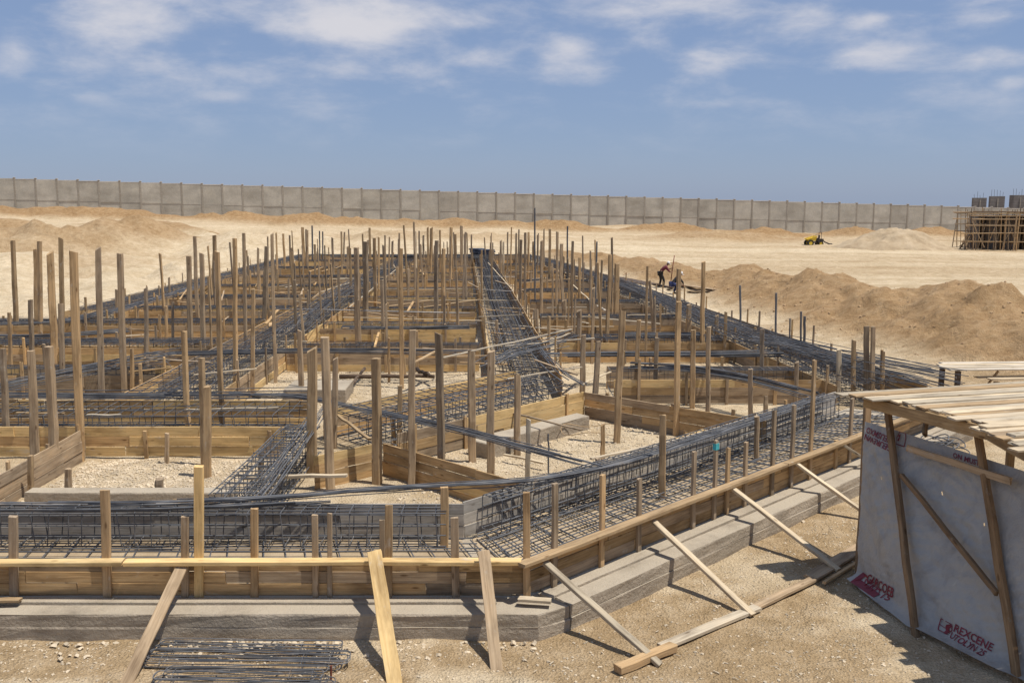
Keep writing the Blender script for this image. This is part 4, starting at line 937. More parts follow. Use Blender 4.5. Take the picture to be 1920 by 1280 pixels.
for x0, y0, x1, y1, z, w, h, m, lab in [(1158, 1254, 1262, 1212, .05, .13, .1, 'tan_wood', 'short tan timber block lying under the corner brace'), (1240, 1212, 1420, 1138, .03, .15, .05, 'pale_wood', 'long pale timber on the ground linking two brace feet'),
                                (1415, 1138, 1525, 1085, .03, .13, .045, 'grey_wood', 'grey timber on the ground leading towards the shed shadow'), (1520, 1082, 1615, 1024, .03, .22, .04, 'grey_wood', 'wide grey board lying in the shade beside the shed'),
                                (1545, 1092, 1618, 1046, .025, .05, .04, 'tan_wood', 'thin batten lying next to the wide grey board'), (972, 1122, 1032, 1126, .42, .11, .04, 'pale_wood', 'small pale offcut on the footing at the corner'), (-60, 1126, 38, 1124, .41, .10, .035, 'tan_wood', 'tan plank end lying on the footing at the left edge')]:
    o = beam('timber', G(x0, y0, z), G(x1, y1, z), w, h, m, None, segs=4, warp=.006); tag(o, lab, 'timber')

# ------------------------------------------------------------------ stirrup piles
def stirrup_pile(c, L, wd, n, lab, yaw):
    t = thing('stirrup_pile', c, lab, 'stirrup pile', 'piles of rebar stirrups on the ground')
    me = []
    for q in range(4):
        mb = MB(); w = wd * random.uniform(.85, 1.1); l = L * random.uniform(.94, 1.03); r = w / 2; pts = []
        for k in range(5): a = math.pi / 2 + math.pi * k / 4; pts.append((-l / 2 + r * .5 * math.cos(a), r * math.sin(a), 0))
        for k in range(4): pts.append((-l / 2 + l * (k + 1) / 5, -r + random.uniform(-.012, .012), random.uniform(-.01, .01)))
        for k in range(5): a = -math.pi / 2 + math.pi * k / 4; pts.append((l / 2 + r * .5 * math.cos(a), r * math.sin(a), 0))
        for k in range(4): pts.append((l / 2 - l * (k + 1) / 5, r + random.uniform(-.012, .012), random.uniform(-.01, .01)))
        mb.tube(pts, .0065, 5, closed=True); me.append(mb.mesh('stirrup', 'rebar'))
    for i in range(n):
        m = Matrix.Translation((random.uniform(-.08, .08), random.uniform(-.07, .07), .015 + i * .017)) @ Matrix.Rotation(yaw + random.uniform(-.05, .05), 4, 'Z') @ Matrix.Rotation(random.uniform(-.09, .09), 4, 'X') @ Matrix.Rotation(random.uniform(-.02, .02), 4, 'Y')
        inst('stirrup', random.choice(me), t, m)
    for s in (-.42, .3, .44):      # tie wires
        mb = MB(); mb.tube([(s * L, wd * .6 * math.cos(a), .06 + (.012 * n * .5 + .02) * math.sin(a)) for a in np.linspace(0, 2 * math.pi, 12)[:-1]], .004, 4, closed=True); mb.build('tie_wire', 'rebar', t)
stirrup_pile(G(468, 1222, .0), 2.12, .16, 6, 'farthest pile of long black stirrups on the ground, next to the footing', -.03)
stirrup_pile(G(460, 1246, .0), 2.28, .24, 7, 'middle pile of long black stirrups on the ground', -.02)
stirrup_pile(G(455, 1274, .0), 1.82, .19, 6, 'nearest pile of long black stirrups, at the bottom frame edge', -.01)
stirrup_pile(G(470, 1305, .0), 1.9, .2, 8, 'pile of stirrups cut off by the bottom edge of the photo', .02)
o = MB(); o.tube([(0, 0, -.1), (.01, .0, .18)], .012, 6); o = o.build('steel_rod', 'red_paint', loc=G(620, 1275, 0)); tag(o, 'short rusty peg in the ground right of the stirrup piles', 'rod')

# dark logs in the middle pit
for x0, y0, x1, y1, z, r, lab in [(637, 706, 815, 707, .35, .07, 'dark log lying across the middle pit'), (684, 692, 652, 730, .35, .045, 'dark crooked branch over the log in the middle pit'), (782, 693, 812, 706, .45, .06, 'dark log end leaning on the long log')]:
    p, q = G(x0, y0, z), G(x1, y1, z); mb = MB(); d = q - p
    mb.tube([d * (i / 6) + Vector((0, random.uniform(-.05, .05), random.uniform(-.03, .04))) for i in range(7)], r, 8, taper=.7); o = mb.build('dark_log', 'dark_wood', loc=p, smooth=True); tag(o, lab, 'log')
# bent wire hoop in the diamond pit
p = G(1105, 815, .3); mb = MB(); mb.tube([(.62 * math.cos(a) , .5 * math.sin(a), .12 + .06 * math.sin(3 * a)) for a in np.linspace(0, 5.6, 26)], .009, 5); o = mb.build('wire_hoop', 'tan_wood', loc=p); tag(o, 'brown hoop of bent wire on the floor of the diamond pit', 'wire hoop')
# posts of the thicket between and behind the ones above
def thicket():
    rng = random.Random(21)
    zones = [(-15.5, -9.4, 46, 74, 24, 'far left part', 1.2, 3.2), (-6.8, -3.2, 46, 74, 26, 'far middle part', 1.2, 3.2), (-1.2, 3.4, 46, 74, 24, 'far right part', 1.2, 3.2),
             (-15, -7.0, 29, 46, 20, 'middle distance on the left', 1.4, 3.9), (-6.9, -1.0, 28, 46, 19, 'middle distance in the centre', 1.2, 3.7), (.8, 6.0, 28, 46, 19, 'middle distance on the right', 1.2, 3.6)]
    for x0, x1, y0, y1, n, nm, h0, h1 in zones:
        pts = []
        for i in range(n):
            y = y0 + (y1 - y0) * (i + rng.random()) / n; pts.append((rng.uniform(x0, x1) - (.05 * (y - y0) if 'right' in nm else 0), y))
        pts.sort(key=lambda p: p[0] / p[1])
        for i, (x, y) in enumerate(pts):
            h = rng.uniform(h0, h1); w = rng.uniform(.06, .11); m = rng.choice(('grey_wood', 'grey_wood', 'tan_wood'))
            o = beam('timber_post', (x, y, .1), (x + rng.gauss(0, .03) * h, y + rng.gauss(0, .03) * h, .2 + h), w, w * .8, m, None, up=(rng.uniform(-.4, .4), 1, 0), segs=3, warp=.012, taper=rng.uniform(.75, 1), cut=rng.uniform(-.03, .03))
            tag(o, f'{"grey" if m == "grey_wood" else "tan"} filler post, {ordinal(i + 1)} from left in the {nm} of the thicket', 'post', f'thicket posts, {nm}')
thicket()
# sticks and board ends lying about on the strips
def clutter():
    rng = random.Random(33); spots = []
    for k in range(95):
        y = rng.uniform(22, 62); x = rng.uniform(-.42 * y, .1 * y) if y < 38 else rng.uniform(-15, 4)
        if -8.6 < x < 5.5 and y < 23: continue
        z = rng.uniform(.86, 1.0); L_ = rng.uniform(.8, 3.0); a = rng.choice((0, 0, math.pi / 2, rng.uniform(0, 3.1))) + rng.uniform(-.25, .25)
        spots.append((x, y, z, L_, a))
    spots.sort(key=lambda p: p[0] / p[1]); cnt = {}
    for x, y, z, L_, a in spots:
        side = 'left' if x < -9 else ('middle' if x < -.5 else 'right'); cnt[side] = cnt.get(side, 0) + 1; d = Vector((math.cos(a), math.sin(a), rng.uniform(-.12, .12))) * L_
        o = beam('loose_batten', (x, y, z), Vector((x, y, z)) + d, rng.uniform(.05, .12), .035, rng.choice(('pale_wood', 'grey_wood', 'tan_wood', 'board')), None, segs=3, warp=.01)
        tag(o, f'loose batten on the strips, {ordinal(cnt[side])} from left in the {side} field', 'batten', f'loose battens, {side} field')
clutter()
# ------------------------------------------------------------------ shed at the right
SU = [0, .30, .70, 1.0]
TOPL = [G(1622, 790, 2.15), G(1685, 808, 2.15), G(1850, 860, 2.15), G(2010, 912, 2.15)]
BOTL = [G(1606, 1086, .02), G(1726, 1180, .02), G(1895, 1262, .02), G(2060, 1332, .02)]
def lerpl(l, u):
    for i in range(len(SU) - 1):
        if u <= SU[i + 1] or i == len(SU) - 2:
            return l[i].lerp(l[i + 1], (u - SU[i]) / (SU[i + 1] - SU[i]))
def S0(u, v): return lerpl(BOTL, u).lerp(lerpl(TOPL, u), v)
def SN(u, v):
    a = S0(min(1, u + .01), v) - S0(max(0, u - .01), v); b = S0(u, min(1, v + .01)) - S0(u, max(0, v - .01))
    n = a.cross(b).normalized(); return n if n.x < 0 else -n
def SWA(u, v):
    w = fbm((u * 3.2 + v * 1.3) * 2.2, (v * 1.2 - u * .7) * 2.2, 3, 3) * .05 + fbm(u * 16 + v * 7, v * 3.0, 3, 12) * .014 + fbm(u * 9 - v * 14, v * 4 + u * 9, 2, 29) * .008
    for a, b, am, sd_ in ((11, 5.5, .05, 66), (-8, 17, .035, 166), (23, -9, .03, 266)):      # creases running across the sheet
        q = u * a + v * b + fbm(u * 3, v * 3, 2, sd_) * 2.5
        w = w + am * np.abs((q % 1) - .5) * np.clip(.3 + fbm(u * 4, v * 4, 2, sd_ + 25) * 1.2, 0, 1)
    w = w + .05 * np.sin(np.pi * v) * np.sin(u * 9.5)
    foot = np.maximum(0, .06 - v) / .06
    return w * np.minimum(1, (1 - v) * 6 + .2) + foot * foot * .16
SWG = SWA(*np.meshgrid(np.linspace(0, 1, 221), np.linspace(0, 1, 161), indexing='ij'))
def SW(u, v):
    a, b = u * 220, v * 160; i, j = min(219, int(a)), min(159, int(b)); fa, fb = a - i, b - j
    return float((SWG[i, j] * (1 - fa) + SWG[i + 1, j] * fa) * (1 - fb) + (SWG[i, j + 1] * (1 - fa) + SWG[i + 1, j + 1] * fa) * fb)
def S(u, v, off=0): return S0(u, v) + SN(u, v) * (SW(u, v) + off)
def sheet_mat():
    m, nt, b = new_mat('grey plastic sheeting'); L = nt.links; g = nd(nt, 'ShaderNodeNewGeometry')
    n = nd(nt, 'ShaderNodeTexNoise', i_Scale=2.2, i_Detail=7, i_Roughness=.6, i_Distortion=1.2); L.new(g.outputs['Position'], n.inputs['Vector'])
    n2 = nd(nt, 'ShaderNodeTexNoise', i_Scale=9, i_Detail=5, i_Distortion=2.0); L.new(g.outputs['Position'], n2.inputs['Vector'])
    col = ramp(nt, n.outputs[0], [(.3, (.30, .285, .262)), (.5, (.385, .365, .33)), (.62, (.41, .38, .33)), (.75, (.39, .33, .26))])
    L.new(col, b.inputs['Base Color']); b.inputs['Roughness'].default_value = .42; b.inputs['Specular IOR Level'].default_value = .35
    wv = nd(nt, 'ShaderNodeVectorMath', operation='MULTIPLY'); wv.inputs[1].default_value = (6, 14, 5); L.new(g.outputs['Position'], wv.inputs[0])
    n3 = nd(nt, 'ShaderNodeTexNoise', i_Scale=1.0, i_Detail=4, i_Distortion=1.5); L.new(wv.outputs[0], n3.inputs['Vector'])
    ad = nd(nt, 'ShaderNodeMath', operation='ADD'); L.new(n2.outputs[0], ad.inputs[0]); L.new(n3.outputs[0], ad.inputs[1])
    bump(nt, b, ad.outputs[0], .28, .05)
    return m
M['sheet'] = sheet_mat()
RZ = 2.65
shed = thing('timber_shed', (5.4, 12, 0), 'low lean-to shed with grey plastic sheet wall and plank roof at the right edge', 'shed')
SL = Vector(shed.location)
def build_sheet():
    nu, nv = 160, 110; V = []; Fc = []
    for i in range(nu + 1):
        for j in range(nv + 1): V.append(S(i / nu, j / nv) - SL)
    holes = [(px, py) for px, py in ((1767, 926), (1852, 972), (1847, 985), (1652, 898))]
    for i in range(nu):
        for j in range(nv): Fc.append((i * nv + i + j, (i + 1) * (nv + 1) + j, (i + 1) * (nv + 1) + j + 1, i * (nv + 1) + j + 1))
    # torn holes: drop the faces nearest to each tear
    cen = [((Vector(V[f[0]]) + Vector(V[f[2]])) / 2) + SL for f in Fc]
    drop = set(); pc = np.array([project(c) for c in cen])
    for hx, hy in holes:
        best = int(np.argmin((pc[:, 0] - hx) ** 2 + (pc[:, 1] - hy) ** 2))
        drop.add(best); drop.add(best + 1)
    Fc = [f for k, f in enumerate(Fc) if k not in drop]
    me = bpy.data.meshes.new('sheet_wall'); me.from_pydata(V, [], Fc); me.materials.append(M['sheet']); me.polygons.foreach_set('use_smooth', [True] * len(Fc))
    o = bpy.data.objects.new('sheet_wall', me); C.objects.link(o); o.parent = shed; return o
def project(p):
    dz = p.z - CAM_H; f = p.y * CP - dz * SP; up = p.y * SP + dz * CP
    return (960 + F_PX * p.x / f, CY - F_PX * up / f)
sheet = build_sheet()
def uv_of(px, py):
    """place on the sheet seen at a photo pixel"""
    u, v = .5, .5
    for _ in range(14):
        u, v = min(.999, max(.001, u)), min(.999, max(.001, v))
        x, y = project(S0(u, v)); xu, yu = project(S0(u + .001, v)); xv, yv = project(S0(u, v + .001))
        a, b, c, d = (xu - x) * 1000, (xv - x) * 1000, (yu - y) * 1000, (yv - y) * 1000; det = a * d - b * c
        du, dv = (d * (px - x) - b * (py - y)) / det, (-c * (px - x) + a * (py - y)) / det
        u += max(-.3, min(.3, du)); v += max(-.3, min(.3, dv))
    return Vector((min(1, max(0, u)), min(1, max(0, v))))
def put_mesh(me, o_, ex, ey, W_, H_, name='lettering', mat='red'):
    """lay a flat mesh (x 0..W_, y 0..H_) on the sheet: origin pixel o_, pixel at its right end ex, pixel at its top ey"""
    a, b, c = uv_of(*o_), uv_of(*ex), uv_of(*ey)
    for v in me.vertices:
        uv = a + (b - a) * (v.co.x / W_) + (c - a) * (v.co.y / H_)
        u_, v_ = min(1, max(0, uv.x)), min(1, max(0, uv.y)); v.co = S(u_, v_, .010) - SL
    me.materials.clear(); me.materials.append(M[mat])
    o = bpy.data.objects.new(name, me); C.objects.link(o); o.parent = sheet; return o
def text(body, o_, ex, ey):
    cu = bpy.data.curves.new('lettering', 'FONT'); cu.body = body; cu.resolution_u = 2; cu.offset = .02
    ob = bpy.data.objects.new('lettering', cu); me = bpy.data.meshes.new_from_object(ob); bpy.data.objects.remove(ob)
    xs = [v.co.x for v in me.vertices]; ys = [v.co.y for v in me.vertices]; x0, y0 = min(xs), min(ys)
    for v in me.vertices: v.co.x -= x0; v.co.y -= y0; v.co.z = 0
    return put_mesh(me, o_, ex, ey, max(xs) - x0, max(ys) - y0)
text('REXCENE', (1788, 1183), (1863, 1222), (1793, 1169)); text('UTOLYN 25', (1782, 1195), (1852, 1233), (1786, 1184))
text('GARCOEB', (1626, 1090), (1678, 1122), (1631, 1074)); text('STIND', (1622, 1094), (1652, 1119), (1626, 1083)); text('15', (1660, 1121), (1672, 1127), (1664, 1112))
text('NEUSMXO', (1676, 822), (1628, 800), (1674, 834)); text('GEUREWN', (1678, 838), (1625, 813), (1677, 850))
text('ON MUSTO!', (1788, 858), (1850, 878), (1789, 848)); text('VLUTTZ CIMMAA', (1776, 870), (1853, 896), (1776, 862))
def flat(pts):
    me = bpy.data.meshes.new('emblem'); vs, fs = [], []
    for ring in pts:
        o = len(vs); vs += [(x, y, 0) for x, y in ring]; fs.append(tuple(range(o, o + len(ring))))
    me.from_pydata(vs, [], fs); return me
def outline(ring, w):
    out = []; n = len(ring)
    for i in range(n):
        a, b = Vector(ring[i]), Vector(ring[(i + 1) % n]); d = (b - a).normalized(); q = Vector((-d.y, d.x)) * w / 2
        out.append([(a + q)[:], (b + q)[:], (b - q)[:], (a - q)[:]])
    return out
shield = [(0, 1), (.9, 1), (1, .5), (.7, 0), (.1, 0), (0, .4)]
put_mesh(flat(outline(shield, .07) + [[(.5, .75), (.8, .98), (.95, .85), (.8, .55), (.85, .3), (.7, .2), (.75, 0), (.45, 0), (.5, .25), (.42, .5)], [(.02, .5), (.42, .42), (.42, .36), (.02, .44)]]), (1757, 1178), (1783, 1192), (1762, 1158), 1, 1, 'emblem')
put_mesh(flat(outline(shield, .07) + [[(.6, .7), (.9, .75), (.7, .4), (.9, .35), (.6, .2)]]), (1701, 812), (1684, 806), (1698, 838), 1, 1, 'emblem')
put_mesh(flat([[(0, 0), (1, 0), (1, .35), (.1, .4), (.12, .75), (.3, .8), (.25, 1), (0, 1)]]), (1614, 1096), (1655, 1122), (1619, 1072), 1, 1, 'emblem')

def sb(name, p, q, w, t_, m, up=(0, 0, 1), segs=4, warp=.008): return beam(name, p, q, w, t_, m, shed, up=up, segs=segs, warp=warp)
# posts and battens of the shed
def spost(xt, yt, xb, yb, zt, zb, w, m, off=.03):
    sb('post', G(xb, yb, zb) + Vector((-off, -off * .4, 0)), G(xt, yt, zt) + Vector((-off, -off * .4, 0)), w, w * .85, m, up=(0, 1, 0), segs=6, warp=.012)
spost(1630, 752, 1614, 1082, 2.32, -.05, .10, 'brown_wood'); 
def wall_post(x1, y1, x0, y0, w):
    a, b = uv_of(x0, y0), uv_of(x1, y1); p, q = S0(a.x, a.y) + SN(a.x, a.y) * .13, S0(b.x, b.y) + SN(b.x, b.y) * .13
    d = q - p; sb('post', p + d * (-.05 - p.z) / d.z, p + d * (RZ - .03 - p.z) / d.z, w, w * .8, 'brown_wood', up=(-1, -.4, 0), segs=7, warp=.012)
wall_post(1682, 822, 1727, 1170, .09); wall_post(1856, 872, 1908, 1220, .095)
sb('post', G(1738, 770, 2.3), G(1734, 815, 2.05), .07, .05, 'tan_wood', up=(0, 1, 0))
a = uv_of(1704, 896); b = uv_of(1882, 1116); sb('brace', S0(a.x, a.y) + SN(a.x, a.y) * .14, S0(b.x, b.y) + SN(b.x, b.y) * .14, .07, .05, 'brown_wood', up=(-1, -.3, 0))
a = uv_of(1716, 845); b = uv_of(1912, 906); sb('brace', S0(a.x, a.y) + SN(a.x, a.y) * .15, S0(b.x, b.y) + SN(b.x, b.y) * .15, .09, .03, 'grey_wood', up=(-1, -.3, 0))
E0, E1, E2, E3 = G(1565, 738, RZ), G(1700, 760, RZ), G(1850, 797, RZ), G(2080, 920, RZ)
pd = (G(1920, 717, RZ) - E0).normalized(); pn = Vector((pd.y, -pd.x, 0))
sb('edge_beam', G(1617, 753, RZ - .10) + pd * .05, G(1846, 812, RZ - .10) + pd * .05, .07, .16, 'board'); sb('edge_beam', G(1846, 812, RZ - .1) + pd * .05, G(2020, 905, RZ - .1) + pd * .05, .07, .16, 'tan_wood')
# roof planks from the far edge to the near edge
span = 5.2; wd = .155; k = 0; s = 0
def edge_at(s_):
    """start of a plank: the point on the ragged left edge at distance s_ along the roof's depth"""
    pts = [E0, E1, E2, E3]; ds = [0] + [(p - E0).dot(pn) for p in pts[1:]]
    for i in range(3):
        if s_ <= ds[i + 1] or i == 2:
            return pts[i].lerp(pts[i + 1], (s_ - ds[i]) / (ds[i + 1] - ds[i]))
while s < span:
    w = wd * random.uniform(.85, 1.2); p = edge_at(s + w / 2) + pd * random.uniform(-.26, .08) + Vector((0, 0, .014 * (k % 2) + random.uniform(-.003, .006)))
    yaw = Matrix.Rotation(random.uniform(-.012, .012), 3, 'Z'); q = p + (yaw @ pd) * random.uniform(4.6, 5.4)
    sb('roof_plank', p, q, w * 1.06, .024, random.choices(('pale_wood', 'grey_wood', 'tan_wood'), (8, 2, 1))[0], segs=5, warp=.004); s += w; k += 1
p = G(1842, 800, RZ + .04); sb('roof_plank', p, p + pd * 3.4, .15, .03, 'pale_wood'); p = G(1895, 816, RZ + .04); sb('roof_plank', p, p + pd * 3.2, .14, .03, 'pale_wood')
for (x, y) in ((8.2, 13.4), (9.2, 10.6), (7.0, 13.1)): sb('post', (x, y, -.05), (x, y, RZ - .1), .1, .09, 'tan_wood', up=(0, 1, 0))
for s_ in (.35, 2.9):
    p = edge_at(s_) + pd * .35 - Vector((0, 0, .075)); sb('roof_beam', p, p + pd * 4, .07, .1, 'tan_wood')

# tangle of wire and boards inside the shed
t = thing('wire_coil', G(1765, 850, .9), 'tangled coil of grey wire heaped under the shed roof', 'wire coil')
for i in range(9):
    r = random.uniform(.22, .42); c = Vector((random.uniform(-.3, .3), random.uniform(-.2, .2), random.uniform(0, .25))); tl = random.uniform(-.5, .5); mb = MB()
    mb.tube([c + Vector((r * math.cos(a), r * math.sin(a) * .8, .05 * math.sin(2 * a + i) + tl * r * math.cos(a) * .5)) for a in np.linspace(0, 6.2, 18)], .011, 5); mb.build('wire_loop', 'rebar', t)
for p, q, w, m, lab in [((5.5, 13.0, .6), (6.9, 12.6, 1.0), .12, 'pale_wood', 'pale board propped inside the shed behind the sheet'), ((5.4, 13.6, .7), (7.2, 12.0, .8), .05, 'white_wood', 'thin pale stick lying inside the shed')]:
    o = beam('timber', p, q, w, .03, m, None); tag(o, lab, 'timber')
o = beam('timber_crate', (6.2, 12.3, .45), (7.1, 12.0, .45), .8, .9, 'dark_wood', None, chamfer=.02); tag(o, 'dark wooden box standing under the shed roof', 'box')

# plank table behind the shed
tb = thing('plank_table', G(1800, 715, .3), 'rough plank table standing behind the shed roof', 'table'); TL = Vector(tb.location)
c = G(1772, 688, 1.15)
for i in range(5):
    p = c + Vector((random.uniform(-.1, .15) - .02 * i, .55 - i * .24, random.uniform(-.01, .015))); beam('plank', p, p + Vector((5.0, .25, 0)), .22, .03, random.choice(('pale_wood', 'white_wood')), tb, segs=4, warp=.01)
c2 = G(1833, 708, .95)
for i in range(2): p = c2 + Vector((.2 * i, .1 - .24 * i, 0)); beam('plank', p, p + Vector((4, .25, 0)), .2, .03, 'pale_wood', tb)
for x, y, zt in ((.12, .4, 1.12), (.15, -.4, 1.12), (2.4, .5, 1.12), (2.4, -.4, 1.12), (4.5, .6, 1.12), (.95, -.75, .93), (3.5, -.7, .93)): beam('leg', (c.x + x, c.y + y, -.05), (c.x + x, c.y + y, zt), .12, .1, random.choice(('dark_wood', 'tan_wood')), tb, up=(0, 1, 0))
beam('brace', (c.x + .8, c.y - .3, .5), (c.x + 1.2, c.y - .3, 1.1), .06, .04, 'tan_wood', tb)

# ------------------------------------------------------------------ work benches and timber by the workers
def bench(px0, py0, px1, py1, z, w, m, legs, lab):
    p, q = G(px0, py0, z), G(px1, py1, z); t = thing('work_bench', (p.x, p.y, 0), lab, 'bench'); d = (q - p); n = Vector((-d.y, d.x, 0)).normalized()
    for i in range(3): o_ = n * (i - 1) * w / 3; beam('plank', p + o_, q + o_, w / 3.1, .05, m, t, segs=5, warp=.012)
    for i in range(legs):
        k = (i + .5) / legs; b = p.lerp(q, k); beam('leg', (b.x, b.y, -.1), (b.x, b.y, z), .07, .06, 'grey_wood', t, up=(0, 1, 0), segs=1)
bench(1108, 513, 1222, 533, .7, 1.0, 'dark_wood', 6, 'long dark bar-bending bench left of the workers')
bench(1192, 538, 1300, 573, .75, .16, 'grey_wood', 7, 'narrow grey rail on legs in front of the workers')
bench(1300, 573, 1440, 632, .75, .12, 'grey_wood', 8, 'narrow grey rail on legs along the outer strip')
for x0, y0, x1, y1, m, w, lab in [(1222, 533, 1262, 541, 'dark_wood', .25, 'dark plank on the ground under the standing worker'), (1278, 537, 1340, 545, 'grey_wood', .28, 'grey boards lying right of the crouching worker'), (1290, 548, 1330, 549, 'dark_wood', .2, 'dark offcut lying below the dark sheet'), (1252, 544, 1275, 545, 'dark_wood', .2, 'small dark board at the feet of the crouching worker')]:
    p, q = GT(x0, y0), GT(x1, y1); o = beam('timber', p + Vector((0, 0, .05)), q + Vector((0, 0, .06)), w, .05, m, None); tag(o, lab, 'timber')

# ------------------------------------------------------------------ people
def skin_obj(name, verts, edges, radii, mat, parent, sub=1):
    me = bpy.data.meshes.new(name); me.from_pydata(verts, edges, []); o = bpy.data.objects.new(name, me); C.objects.link(o); o.parent = parent
    md = o.modifiers.new('skin', 'SKIN'); md.use_smooth_shade = True
    if not me.skin_vertices: me.attributes.new
    sv = me.skin_vertices[0].data
    for i, r in enumerate(radii): sv[i].radius = (r, r)
    sv[0].use_root = True
    if sub: s = o.modifiers.new('sub', 'SUBSURF'); s.levels = sub; s.render_levels = sub
    me.materials.append(M[mat]); return o
def person(loc, yaw, J, label, shirt, trousers, cap, hold=None):
    """J: joint positions; facing +x. One continuous body; shirt, trousers, cap and shoes as clothing over it"""
    t = thing('person', loc, label, 'person'); t.rotation_euler = (0, 0, yaw)
    V = [J['hip'], J['waist'], J['chest'], J['neck'], J['head'], J['crown']]; R = [.115, .11, .125, .055, .085, .07]; Ed = [(0, 1), (1, 2), (2, 3), (3, 4), (4, 5)]
    for s in ('l', 'r'):
        i = len(V); V += [J['sh' + s], J['el' + s], J['wr' + s], J['ha' + s]]; R += [.055, .043, .03, .035]; Ed += [(2, i), (i, i + 1), (i + 1, i + 2), (i + 2, i + 3)]
        h = Vector(J['ha' + s]); w_ = (h - Vector(J['wr' + s])).normalized(); sd = w_.cross(Vector((0, 0, 1))).normalized() if abs(w_.z) < .9 else Vector((0, 1, 0))
        for k in range(4):
            b = h + w_ * .03 + sd * (k - 1.5) * .02; m = len(V); V += [b, b + w_ * (.045 if k in (1, 2) else .035) + Vector((0, 0, -.02))]; R += [.009, .008]; Ed += [(i + 3, m), (m, m + 1)]
        m = len(V); V += [h + sd * .045 + w_ * .02]; R += [.009]; Ed += [(i + 3, m)]
        i = len(V); V += [J['th' + s], J['kn' + s], J['an' + s], J['to' + s]]; R += [.085, .06, .042, .035]; Ed += [(0, i), (i, i + 1), (i + 1, i + 2), (i + 2, i + 3)]
    b = skin_obj('body', [tuple(v) for v in V], Ed, R, 'skin', t)
    # nose, ears
    hd = Vector(J['head']); f = Vector(J['face'])
    mb = MB(); mb.box(hd + f * .10, .03, .025, .035)
    for s in (-1, 1): mb.box(hd + Vector((0, s * .088, 0)), .035, .015, .05)
    mb.build('face', 'skin', t)
    mb = MB(); mb.box(hd + f * .088 + Vector((0, .03, .03)), .012, .02, .012); mb.box(hd + f * .088 + Vector((0, -.03, .03)), .012, .02, .012); mb.box(hd + f * .09 + Vector((0, 0, -.045)), .01, .04, .01); mb.build('eyes_and_mouth', 'black', t)
    sv = [J['hip'], J['waist'], J['chest'], (Vector(J['chest']) * .35 + Vector(J['neck']) * .65)]; sr = [.135, .135, .15, .08]; se = [(0, 1), (1, 2), (2, 3)]
    for s in ('l', 'r'):
        i = len(sv); sv += [J['sh' + s], J['el' + s], Vector(J['el' + s]).lerp(Vector(J['wr' + s]), .5)]; sr += [.078, .062, .05]; se += [(2, i), (i, i + 1), (i + 1, i + 2)]
    skin_obj('shirt', [tuple(v) for v in sv], se, sr, shirt, t)
    tv = [J['hip']]; tr = [.15]; te = []
    for s in ('l', 'r'):
        i = len(tv); tv += [J['th' + s], J['kn' + s], Vector(J['an' + s]) + Vector((0, 0, .03))]; tr += [.105, .082, .07]; te += [(0, i), (i, i + 1), (i + 1, i + 2)]
    skin_obj('trousers', [tuple(v) for v in tv], te, tr, trousers, t)
    for s in ('l', 'r'):
        a, b_ = Vector(J['an' + s]), Vector(J['to' + s]); mb = MB(); mb.tube([a + Vector((-.05, 0, -.03)), a + Vector((.03, 0, -.02)), b_ + Vector((.03, 0, -.005))], .05, 8); mb.build('shoe', 'black', t, True)
    cr = Vector(J['crown']); up = (cr - Vector(J['head'])).normalized(); mb = MB()
    mb.tube([hd + up * .03, hd + up * .09, cr + up * .035, cr + up * .06], .108, 10, taper=.55); mb.box(hd + f * .13 + up * .05, .12, .15, .015); mb.build('cap', cap, t, True)
    return t
P1 = GT(1241, 539); P2 = GT(1266, 551)
J = dict(hip=(-.12, 0, .93), waist=(.0, 0, 1.08), chest=(.17, 0, 1.27), neck=(.29, 0, 1.39), head=(.36, 0, 1.46), crown=(.41, 0, 1.56), face=(.85, 0, -.5),
         shl=(.2, .19, 1.28), ell=(.40, .24, 1.06), wrl=(.56, .08, 1.16), hal=(.61, .02, 1.18), shr=(.2, -.19, 1.28), elr=(.36, -.26, 1.02), wrr=(.54, -.1, .96), har=(.60, -.03, .96),
         thl=(-.12, .11, .88), knl=(-.04, .14, .48), anl=(-.12, .15, .08), tol=(.05, .16, .04), thr=(-.12, -.11, .88), knr=(.08, -.14, .48), anr=(.06, -.16, .08), tor=(.24, -.17, .04))
person(P1, .1, J, 'standing worker in maroon shirt and black trousers bending over a long pole', 'maroon', 'black', 'white')
mb = MB(); mb.tube([(-.07, 0, .25), (0, 0, 1.0), (.12, 0, 1.98)], .028, 8); o = mb.build('red_pole', 'red_paint', loc=P1 + Vector((.62, .05, 0)), smooth=True); tag(o, 'long red-brown pole held by the standing worker', 'pole')
J = dict(hip=(-.22, 0, .60), waist=(-.08, 0, .74), chest=(.14, 0, .93), neck=(.27, 0, 1.05), head=(.33, 0, 1.14), crown=(.36, 0, 1.25), face=(.85, 0, -.5),
         shl=(.17, .2, .93), ell=(.36, .24, .70), wrl=(.50, .12, .5), hal=(.55, .1, .44), shr=(.17, -.2, .93), elr=(.34, -.26, .70), wrr=(.48, -.12, .48), har=(.53, -.1, .42),
         thl=(-.2, .12, .58), knl=(.2, .2, .52), anl=(-.02, .17, .08), tol=(.16, .18, .04), thr=(-.2, -.12, .58), knr=(.22, -.2, .5), anr=(.02, -.17, .08), tor=(.2, -.18, .04))
person(P2, .25, J, 'crouching worker in dark top and blue trousers half hidden by a post', 'black', 'navy', 'white')

